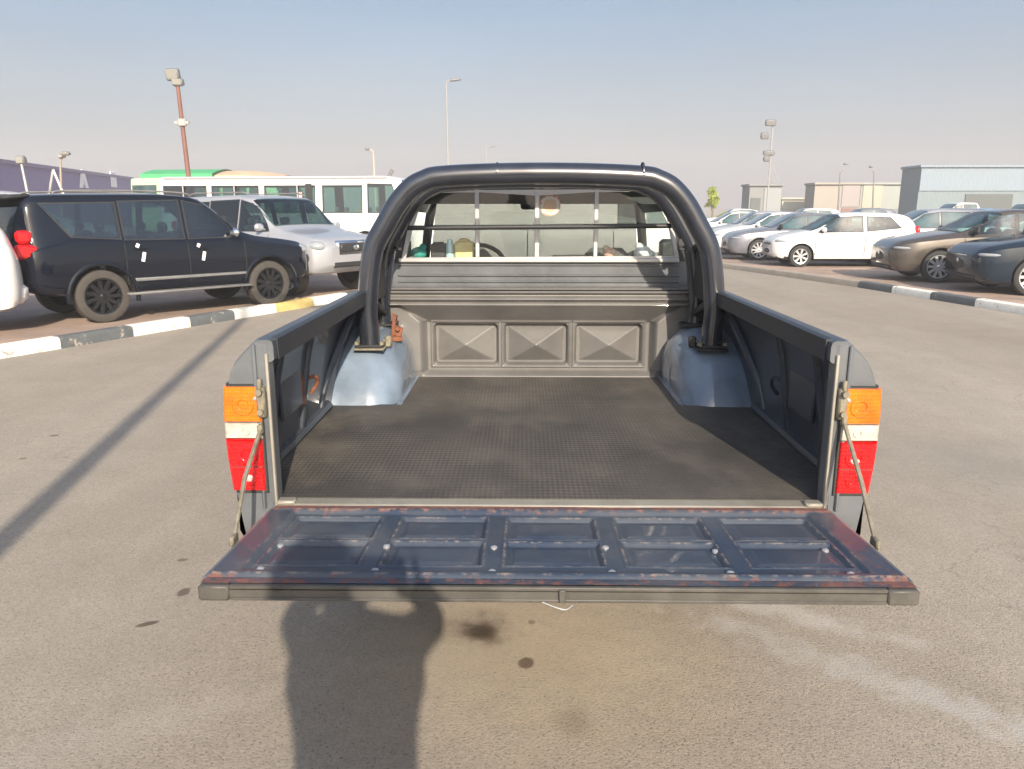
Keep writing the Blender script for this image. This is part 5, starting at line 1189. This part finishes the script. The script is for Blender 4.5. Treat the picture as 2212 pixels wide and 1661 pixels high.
# cars behind the brown sedan, between it and the sheds
def far(S, px, py_roof, Y, head, sc=1.):
    o = new_car(S); p = atY(px, py_roof, Y); o.rotation_euler = (0, 0, R(head)); o.scale = (sc,) * 3; o.location = (p[0], Y, KH); return o
G2 = 'cars parked far behind on the right'
far(sedan_spec(silver, 'silver sedan between the white hatchback and the bronze sedan', group=G2, det=False, ns=44), 2010, 470, 22.5, 172)
far(hatch_spec(grey, 'grey hatchback just behind the tail of the white hatchback', group=G2, det=False, ns=44), 2030, 470, 30, 170)
far(sedan_spec(white, 'white sedan behind the roof of the bronze sedan', group=G2, det=False, ns=44), 2250, 470, 27, 172)
far(hatch_spec(paint('sky_blue_paint', (.10, .22, .42), .25), 'light blue hatchback whose roof shows above the silver sedan', group=G2, det=False, ns=44), 2090, 470, 36, 172)
def pickup_spec(label):
    return dict(name='parked_pickup', label=label, cat='pickup', paint=white, L=5.2, W=1.8, wr=.36, ww=.22, axles=(1.6, -1.5), round=.35, fr=(.14, .05), tumble=.78,
    top=[(-2.6, .98), (-2.58, 1.08), (-.62, 1.09), (-.55, 1.30), (-.45, 1.74), (.3, 1.76), (.6, 1.66), (1.1, 1.22), (1.5, 1.12), (2.3, 1.02), (2.6, .8)], belt=[(-2.6, .96), (-.6, 1.07), (0, 1.12), (1.1, 1.10), (2.3, .97), (2.6, .78)], bot=[(-2.6, .52), (2.6, .46)],
    win=[[(-.36, 1.16), (.28, 1.16), (.28, 1.66), (-.32, 1.66)], [(.36, 1.16), (.98, 1.17), (.62, 1.58), (.36, 1.65)]], ws=(1.12, .55, .8, .8), rw=None, doors=(.3,), handles=(), mirror=(.9, 1.2), bits=[], det=False, ns=50, group=G2)
far(pickup_spec('white pickup with its cab showing above the bronze sedan'), 2075, 470, 40, 178)
far(pickup_spec('white pickup at the right edge in front of the blue shed'), 2230, 470, 42, 178)
far(hatch_spec(white, 'white hatchback in front of the tan sheds', group=G2, det=False, ns=44), 1740, 470, 46, 178)
far(sedan_spec(white, 'white sedan in front of the small grey shed', group=G2, det=False, ns=44), 1590, 470, 44, 176)
far(hatch_spec(grey, 'grey hatchback beyond the white hatchback, under the tan sheds', group=G2, det=False, ns=44), 1860, 470, 48, 178)
# left background: pale green bus behind the black suv
pg = paint('pale_green_paint', (.42, .58, .36), .35)
S3 = dict(BUS); S3.update(paint=pg, name='bus', cat='bus', bits=[], det=False, label='pale green bus showing above the roof of the black suv', group='buses behind the left parking strip', glassm=M['car_glass'])
b3 = new_car(S3); b3.scale = (.95, 1.0, 1.13); b3.rotation_euler = (0, 0, R(-20)); p = atY(470, 400, 33); b3.location = (p[0], 33, KH)
far(suv_spec(silver, 'silver suv just behind the roof of the black suv', group='cars in the left parking strip', det=False, ns=50), 40, 470, 17.5, 40).location.x -= .3

# ================================================================== BUILDINGS
def shade_mat(name, col, var=.08, scale=.3): return mat(name, tuple(c * .62 for c in col), .8, var=var, vscale=scale)
def corr(name, col):
    m = mat(name, tuple(c * .72 for c in col), .6); nt = m.node_tree; b = nt.nodes['Principled BSDF']; t = N(m, 'ShaderNodeTexCoord')
    w = N(m, 'ShaderNodeTexWave'); w.inputs['Scale'].default_value = 1.6; nt.links.new(t.outputs['Object'], w.inputs['Vector'])
    bp_ = N(m, 'ShaderNodeBump'); bp_.inputs['Strength'].default_value = .5; bp_.inputs['Distance'].default_value = .05; nt.links.new(w.outputs[0], bp_.inputs['Height']); nt.links.new(bp_.outputs[0], b.inputs['Normal']); return m
def building(name, label, px0, px1, row_top, Y, depth, m, rows=None, roofm=None, cat='shed', group=None, rz=0., openings=(), parapet=True):
    a = atY(px0, row_top, Y); b = atY(px1, row_top, Y); h = a[2]; w = b[0] - a[0]
    t = thing(name, label, cat, ((a[0] + b[0]) / 2, Y, 0), rz, group)
    s = MB(); s.box((0, depth / 2, h / 2 - .01), (w, depth, h - .02)); s.build('wall', m, t, smooth=False)
    s = MB(); s.box((0, depth / 2 - .1, h + .08), (w + .3, depth + .3, .2), bev=.03); s.build('roof', roofm or m, t, smooth=False)
    for (u0, u1, v0, v1, mm, nm) in openings:
        s = MB(); s.box((lerp(-w / 2, w / 2, (u0 + u1) / 2), -.03, h * (v0 + v1) / 2), (w * (u1 - u0), .12, h * (v1 - v0)), bev=.02); s.build(nm, mm, t, smooth=False)
    return t
bluegrey = corr('blue_grey_sheet', (.22, .28, .31)); sky_sheet = corr('pale_blue_sheet', (.27, .34, .41)); dark_sheet = shade_mat('weathered_dark_sheet', (.15, .17, .17))
tan = shade_mat('tan_render', (.46, .42, .37)); pinkish = shade_mat('faded_pink_render', (.46, .41, .40)); cream = shade_mat('cream_render', (.58, .53, .43)); grey_r = shade_mat('grey_render', (.30, .31, .31)); mint = shade_mat('pale_grey_green_render', (.44, .47, .44)); rednm = shade_mat('faded_red_sheet', (.34, .20, .18))
building('grey_shed', 'small two tone grey shed right of the young tree', 1620, 1690, 401, 75, 2.5, grey_r, cat='shed', openings=[(.45, .98, .02, .94, shade_mat('lighter_grey_door', (.38, .40, .41)), 'door'), (.05, .35, .3, .7, dark_sheet, 'window')])
building('boundary_wall', 'low pale wall between the grey shed and the tan shed', 1690, 1762, 430, 82, .4, shade_mat('pale_wall_render', (.60, .58, .48)), cat='wall')
building('tan_shed', 'tan and pink shed front with a red shutter behind the parked cars', 1761, 1860, 398, 76, 2.5, tan, openings=[(.60, .99, .45, .98, pinkish, 'panel'), (.62, .97, .04, .42, rednm, 'shutter'), (.05, .5, .05, .4, grey_r, 'door')])
building('cream_shed', 'cream fronted shed between the tan shed and the blue warehouse', 1861, 1964, 398, 77, 2.5, mint, openings=[(.04, .45, .42, .98, cream, 'panel'), (.05, .40, .03, .38, bluegrey, 'shutter'), (.55, .9, .05, .40, grey_r, 'door')])
building('warehouse', 'large blue grey warehouse with a pale blue upper band at right', 1990, 2420, 361, 62, 3, bluegrey, cat='warehouse', roofm=sky_sheet, openings=[(.0, .99, .62, .985, sky_sheet, 'upper_band'), (.24, .48, .08, .57, dark_sheet, 'shutter'), (.56, .66, .05, .5, dark_sheet, 'door')])
# purple hall at left
a = Vector(atY(-120, 448, 38)); b = Vector(atY(292, 448, 72)); za = atY(-120, 334, 38)[2]; zb_ = atY(292, 388, 72)[2]
t = thing('purple_hall', 'long purple hall with white lettering marks behind the black suv', 'hall', (a.x, a.y, 0), math.atan2(b.y - a.y, b.x - a.x)); Lh = (b.xy - a.xy).length
purple = corr('purple_cladding', (.30, .25, .50))
s = MB(); s.prism([(0, 0), (Lh, 0), (Lh, zb_), (0, za)], 0, 14, axis='Y'); s.build('wall', purple, t, smooth=False)
s = MB(); s.prism([(-.3, za + .0), (Lh + .3, zb_ + .0), (Lh + .3, zb_ + .22), (-.3, za + .22)], -.15, 14.2, axis='Y'); s.build('roof', shade_mat('roof_trim_purple', (.40, .36, .55)), t, smooth=False)
def hall_pt(px, py):
    r = ray(px, py); d = (b.xy - a.xy).normalized()
    den = r[0] * d.y - r[1] * d.x; tt = ((a.x - CAM.x) * d.y - (a.y) * d.x) / den
    x = CAM.x + r[0] * tt; y = r[1] * tt; return ((Vector((x, y)) - a.xy).dot(d), CAM.z + r[2] * tt)
for px, py, kind in ((178, 389, 'A'), (243, 387, 'dot')):
    u, z = hall_pt(px, py); s = MB()
    if kind == 'A': s.prism([(u - .9, z - .55), (u - .35, z - .55), (u, z + .1), (u + .35, z - .55), (u + .9, z - .55), (u + .25, z + .75), (u - .25, z + .75)], -.12, -.02, axis='Y')
    else: s.box((u, -.07, z), (1.5, .1, 1.3), bev=.2)
    s.build('wall_sign', M['white_tag'], t, smooth=False)
# canopies behind the minibus
def canopy(name, label, px0, px1, row0, row1, rowb, Y, m, sag=.0):
    p0 = atY(px0, row0, Y); p1 = atY(px1, row1, Y); w = p1[0] - p0[0]; t = thing(name, label, 'canopy', ((p0[0] + p1[0]) / 2, Y, 0))
    zb2 = atY(px0, rowb, Y)[2]
    s = MB(); s.grid(lambda u, v: (lerp(-w / 2, w / 2, u), lerp(0, 5, v), lerp(p0[2], p1[2], u) + .35 * math.sin(math.pi * v) + sag * math.sin(math.pi * u)), 14, 8)
    s.grid(lambda u, v: (lerp(-w / 2, w / 2, u), .0, lerp(lerp(p0[2], p1[2], u) + sag * math.sin(math.pi * u), zb2 + (.0 if not sag else sag * math.sin(math.pi * u) * .8), v)), 14, 2)
    s.build('roof_sheet', m, t, angle=60)
    for x in (-w / 2 + .15, w / 2 - .15):
        for y in (.1, 4.9): s = MB(); s.tube([(x, y, 0), (x, y, min(p0[2], p1[2]))], .05, 6); s.build('post', M['galv'], t)
    return t
green = mat('bright_green_sheet', (.05, .34, .13), .6, var=.2, vscale=1.5); tanc = mat('faded_orange_canvas', (.55, .36, .24), .8, var=.2, vscale=1)
canopy('green_canopy', 'bright green roofed canopy behind the rust brown floodlight pole', 302, 458, 375, 374, 392, 46, green)
canopy('canvas_canopy', 'faded orange canvas canopy right of the green canopy', 460, 600, 378, 388, 394, 46.5, tanc, sag=.12)

# ================================================================== POLES
def floodlight_pole(name, label, px, py_top, px_base, Y, r, m, heads, base_row=470, group=None, cat='floodlight pole', collars=()):
    top_ = Vector(atY(px, py_top, Y)); bx = atY(px_base, base_row, Y)[0]
    f = Vector((bx + (bx - top_.x) * max(0, (atY(px_base, base_row, Y)[2])) / max(.1, top_.z - atY(px_base, base_row, Y)[2]), Y, 0))
    t = thing(name, label, cat, f, group=group)
    s = MB(); tt = top_ - f; s.tube([(0, 0, 0), tt * .5, tt], [r * 1.15, r, r * .8], 10); s.build('pole', m, t)
    for c in collars:
        s = MB(); s.lathe([(r * 1.0, -.12), (r * 1.9, -.1), (r * 1.9, .1), (r * 1.0, .12)], tuple(tt * c), n=12); s.box(tuple(tt * c), (r * 6, r * 1.5, .08)); s.build('collar', M['concrete'], t)
    for (dx, dz, w, h, tilt) in heads:
        s = MB(); s.box((0, 0, 0), (w, .22, h), bev=.04, rx=R(tilt)); s.box((0, .14, 0), (w * .8, .1, h * .7), bev=.02, rx=R(tilt))
        hd_ = s.build('lamp_head', M['galv'], t); hd_.location = tt + Vector((dx, 0, dz))
        s = MB(); s.box((0, -.125, 0), (w * .84, .02, h * .8), bev=.008, rx=R(tilt)); s.build('lamp_glass', M['lamp_glass'], hd_)
        s = MB(); s.tube([tt - Vector((0, 0, .15)), tt + Vector((dx, 0, dz - h * .4))], r * .4, 6); s.build('arm', m, t)
    return t
floodlight_pole('floodlight_pole', 'tall rust brown leaning pole with a big floodlight behind the minibus', 384, 186, 409, 26, .075, M['rust_pole'], [(-.12, .35, .42, .36, 20), (.02, .12, .34, .22, 15)], base_row=395, collars=(.795,))
floodlight_pole('floodlight_pole', 'short white floodlight pole in front of the purple hall, leftmost', 46, 352, 56, 30, .055, M['alu_frame'], [(.0, .12, .32, .30, 10)], base_row=400)
t = floodlight_pole('floodlight_pole', 'pale twin headed floodlight pole on white struts before the purple hall', 130, 338, 132, 32, .05, mat('beige_pole', (.28, .23, .19), .7), [(.22, .12, .34, .12, 30), (.05, .02, .2, .14, 0)], base_row=400)
s = MB(); zt_ = atY(130, 372, 32)[2]
for dx in (-.35, .35): s.tube([(dx, 0, zt_ - 1.0), (0, 0, zt_ + .1)], .05, 6)
s.build('strut', M['alu_frame'], t)
def street_lamp(label, px, py_top, px_base, Y, r, arm, m, headw=.7, base_row=440, hz=.0, group='slender street lamps beyond the lot'):
    top_ = Vector(atY(px, py_top, Y)); bx = atY(px_base, base_row, Y)[0]; f = Vector((bx, Y, 0)); t = thing('street_lamp', label, 'street lamp', f, group=group); tt = top_ - f
    s = MB(); s.tube([(0, 0, 0), tt * .5, tt], [r * 1.2, r, r * .6], 8); s.build('pole', m, t)
    s = MB(); s.tube([tt, tt + Vector((arm * .5, 0, .06)), tt + Vector((arm, 0, .10))], r * .5, 6); s.build('arm', m, t)
    s = MB(); s.box(tuple(tt + Vector((arm + math.copysign(headw / 2, arm), 0, .12 + hz))), (headw, .3, .14), bev=.05, ry=R(-8) if arm > 0 else R(8)); s.build('lamp_head', M['galv'], t)
    return t
haze_pole = mat('pale_grey_pole', (.26, .26, .26), .7)
street_lamp('tall slender street lamp rising above the roll bar', 964, 176, 970, 55, .07, .25, haze_pole, .75)
street_lamp('short lamp with a brown head between the minibus and the roll bar', 806, 326, 813, 45, .07, -.2, mat('ochre_pole', (.42, .36, .30), .7), .25)
street_lamp('faint far street lamp just above the middle of the roll bar', 1050, 318, 1052, 120, .08, .6, haze_pole, .9)
street_lamp('dark hooked lamp standing behind the tan shed', 1815, 372, 1813, 60, .07, .2, M['galv'], .35, hz=.5)
street_lamp('short grey lamp behind the cream shed', 1888, 372, 1889, 62, .07, -.15, M['galv'], .25, hz=.3)
t = thing('banner_arm', 'small dark slanting bracket beside the left shoulder of the roll bar', 'bracket', (*atY(835, 395, 40)[:2], 0)); p0 = atY(830, 388, 40); p1 = atY(843, 366, 40)
s = MB(); s.tube([(0, 0, 0), (0, 0, p0[2])], .05, 6); s.build('post', haze_pole, t); s = MB(); s.tube([(0, 0, p0[2] - .05), (p1[0] - p0[0], 0, p1[2])], .09, 8); s.build('arm', M['galv'], t)
# lattice camera/floodlight mast on the right
Y = 58; bx = atY(1660, 400, Y)[0]; zt1 = atY(1660, 268, Y)[2]
t = thing('floodlight_mast', 'slim mast with three stacked floodlights above the grey shed', 'floodlight mast', (bx, Y, 0))
s = MB(); s.tube([(0, 0, 0), (0, 0, zt1)], .06, 8); s.build('pole', haze_pole, t)
s = MB(); s.tube([(.1, 0, atY(1660, 352, Y)[2]), (.75, 0, atY(1660, 395, Y)[2])], .03, 5); s.tube([(.1, 0, atY(1660, 352, Y)[2]), (-.1, 0, atY(1660, 395, Y)[2])], .03, 5); s.build('guy_strut', haze_pole, t)
for px, py, w, h in ((1664, 265, .75, .42), (1651, 293, .55, .45), (1660, 330, .8, .32), (1655, 343, .45, .35)):
    p = atY(px, py, Y); s = MB(); s.box((p[0] - bx, -.1, p[2]), (w, .3, h), bev=.06, rx=R(15)); s.tube([(0, 0, p[2] - .1), (p[0] - bx, 0, p[2])], .04, 5); s.build('lamp_head', M['galv'], t)

# ---- young tree at right
def tree(px, row_top, row_base, Y, wpx):
    p = atY(px, row_base, Y); topz = atY(px, row_top, Y)[2]; hgt = topz; w = wpx / FPX * Y
    t = thing('young_tree', 'small bright green young tree behind the right row of cars', 'tree', (p[0], Y, 0))
    s = MB(); s.tube(smooth_path([(0, 0, 0), (.05, 0, hgt * .4), (0, .03, hgt * .75), (.03, 0, hgt * .92)], 4), [lerp(.09, .02, k / 12) for k in range(13)], 7)
    for k in range(6):
        a_ = random.uniform(0, 6.28); z0 = hgt * random.uniform(.45, .7); s.tube([(0, 0, z0), (math.cos(a_) * w * .3, math.sin(a_) * w * .3, z0 + hgt * .18)], [.03, .01], 5)
    s.build('trunk', mat('young_bark', (.16, .12, .08), .9, var=.3), t)
    s = MB()
    clumps = [(random.gauss(0, .20) * w, random.gauss(0, .2) * w, hgt * random.uniform(.56, .97)) for _ in range(26)]
    for c in clumps:
        for _ in range(34):
            q = Vector(c) + Vector((random.gauss(0, 1), random.gauss(0, 1), random.gauss(0, .8))) * w * .085
            n_ = Vector((random.uniform(-1, 1), random.uniform(-1, 1), random.uniform(-.3, 1))).normalized(); u = n_.orthogonal().normalized(); v = n_.cross(u); l = .11
            s.add([q - u * l, q - v * l * .5, q + u * l, q + v * l * .5], [(0, 1, 2, 3)])
    s.build('crown', mat('young_leaves', (.16, .24, .025), .7, col2=(.30, .34, .05), vscale=3), t, smooth=False)
tree(1538, 404, 450, 52, 26)

# ================================================================== BEHIND THE CAMERA (their shadows fall into the picture)
d12 = Vector((math.sin(SUN_AZ), -math.cos(SUN_AZ)))                         # towards the sun, on the ground
p0 = Vector(atZ(0, 1172, 0)[:2]); basep = p0 + d12 * 6.2
t = thing('street_lamp', 'grey street lamp behind the photographer whose shadow crosses the road', 'street lamp', (basep.x, basep.y, 0))
s = MB(); s.tube([(0, 0, 0), (0, 0, 3), (0, 0, 7.2)], [.085, .075, .06], 14); s.build('pole', M['galv'], t)
s = MB(); s.lathe([(.001, 0), (.17, 0), (.17, .02), (.09, .04), (.09, .2), (.001, .2)], n=16); s.build('base', M['galv'], t)
s = MB(); s.tube([(0, 0, 7.15), (.25, -.02, 7.35), (.9, -.05, 7.45)], .035, 8); s.box((1.15, -.05, 7.45), (.6, .22, .1), bev=.04); s.build('lamp_head', M['galv'], t)

def skin_mesh(name, verts, edges, m, parent, sub=2, root=0):
    me = bpy.data.meshes.new(name); me.from_pydata([v[:3] for v in verts], edges, []); o = bpy.data.objects.new(name, me); COL.objects.link(o)
    md = o.modifiers.new('s', 'SKIN'); md.use_smooth_shade = True
    for i, v in enumerate(verts):
        r_ = v[3]; me.skin_vertices[0].data[i].radius = r_ if isinstance(r_, tuple) else (r_, r_)
    me.skin_vertices[0].data[root].use_root = True
    sb_ = o.modifiers.new('u', 'SUBSURF'); sb_.levels = sub; sb_.render_levels = sub
    dg = bpy.context.evaluated_depsgraph_get(); nm = bpy.data.meshes.new_from_object(o.evaluated_get(dg)); o.modifiers.clear(); o.data = nm
    nm.materials.clear(); nm.materials.append(m); o.parent = parent; return o
PX, PY = -.075, -.42
t = thing('person', 'person in a grey shirt standing and holding up a phone with both hands', 'person', (PX, PY, 0))
V = [(0, 0, .98, .165), (0, 0, 1.14, .170), (0, .0, 1.28, .195), (0, 0, 1.42, .200), (-.04, .01, 1.56, .06), (-.06, .02, 1.66, .090), (-.06, .02, 1.75, .085),
     (-.20, .02, 1.47, .075), (-.300, .15, 1.49, .052), (-.135, .31, 1.54, .034), (.20, .02, 1.47, .075), (.285, .15, 1.48, .050), (.125, .31, 1.54, .034),
     (-.10, 0, .90, .125), (-.10, .02, .50, .075), (-.10, -.02, .09, .05), (-.12, .12, .035, .035), (.10, 0, .90, .125), (.10, .02, .50, .075), (.11, -.02, .09, .05), (.13, .12, .035, .035),
     (-.115, .375, 1.545, .028), (.095, .375, 1.545, .028)]
Ed = [(0, 1), (1, 2), (2, 3), (3, 4), (4, 5), (5, 6), (3, 7), (7, 8), (8, 9), (9, 21), (3, 10), (10, 11), (11, 12), (12, 22), (0, 13), (13, 14), (14, 15), (15, 16), (0, 17), (17, 18), (18, 19), (19, 20)]
body = skin_mesh('body', V, Ed, M['skin'], t)
def grow(idx, k): return [(V[i][0], V[i][1], V[i][2], V[i][3] * k + .006) for i in idx]
skin_mesh('shirt', grow([0, 1, 2, 3, 7, 8, 10, 11], 1.08), [(0, 1), (1, 2), (2, 3), (3, 4), (4, 5), (3, 6), (6, 7)], M['shirt'], t)
skin_mesh('trousers', grow([0, 13, 14, 15, 17, 18, 19], 1.1), [(0, 1), (1, 2), (2, 3), (0, 4), (4, 5), (5, 6)], M['trouser'], t)
s = MB(); s.ball((-.06, -.0, 1.77), (.092, .10, .075)); s.ball((-.06, -.03, 1.71), (.091, .08, .10)); s.build('hair', M['hair'], t)
s = MB(); s.ball((-.06, .115, 1.63), (.013, .02, .02)); s.ball((-.15, .02, 1.63), (.012, .022, .032)); s.ball((.03, .02, 1.63), (.012, .022, .032)); s.build('face_detail', M['skin'], t)
for sx, hx in ((-1, -.115), (1, .095)):
    for k, (dz, l) in enumerate(((.035, .036), (.018, .041), (.0, .038), (-.017, .03))):
        z = 1.56 + dz; xx = hx
        skin_mesh('finger', [(xx, .375, z, .009), (xx - sx * .002, .395, z, .0085), (xx - sx * (.012), .402, z, .008)], [(0, 1), (1, 2)], M['skin'], body, 1)
    skin_mesh('thumb', [(hx, .36, 1.54, .011), (hx - sx * .03, .355, 1.535, .010), (hx - sx * .045, .37, 1.55, .009)], [(0, 1), (1, 2)], M['skin'], body, 1)
s = MB(); s.box((0, 0, 0), (.16, .009, .077), bev=.003); ph = s.build('phone', M['dark']); ph.location = (CAM.x - .01, -.032, 1.572); tag(ph, 'slim dark phone held sideways in both hands of the person', 'phone')

# ================================================================== AIR
hz = bpy.data.materials.new('dusty_air'); hz.use_nodes = True; hn = hz.node_tree; hn.nodes.clear()
ho = hn.nodes.new('ShaderNodeOutputMaterial'); hv = hn.nodes.new('ShaderNodeVolumePrincipled')
hv.inputs['Color'].default_value = (.93, .94, .97, 1); hv.inputs['Density'].default_value = .0024; hv.inputs['Anisotropy'].default_value = 0
hn.links.new(hv.outputs[0], ho.inputs['Volume'])
g = MB(); g.box((0, 60, 7), (300, 300, 16)); o = g.build('haze', hz, smooth=False); tag(o, kind='stuff')
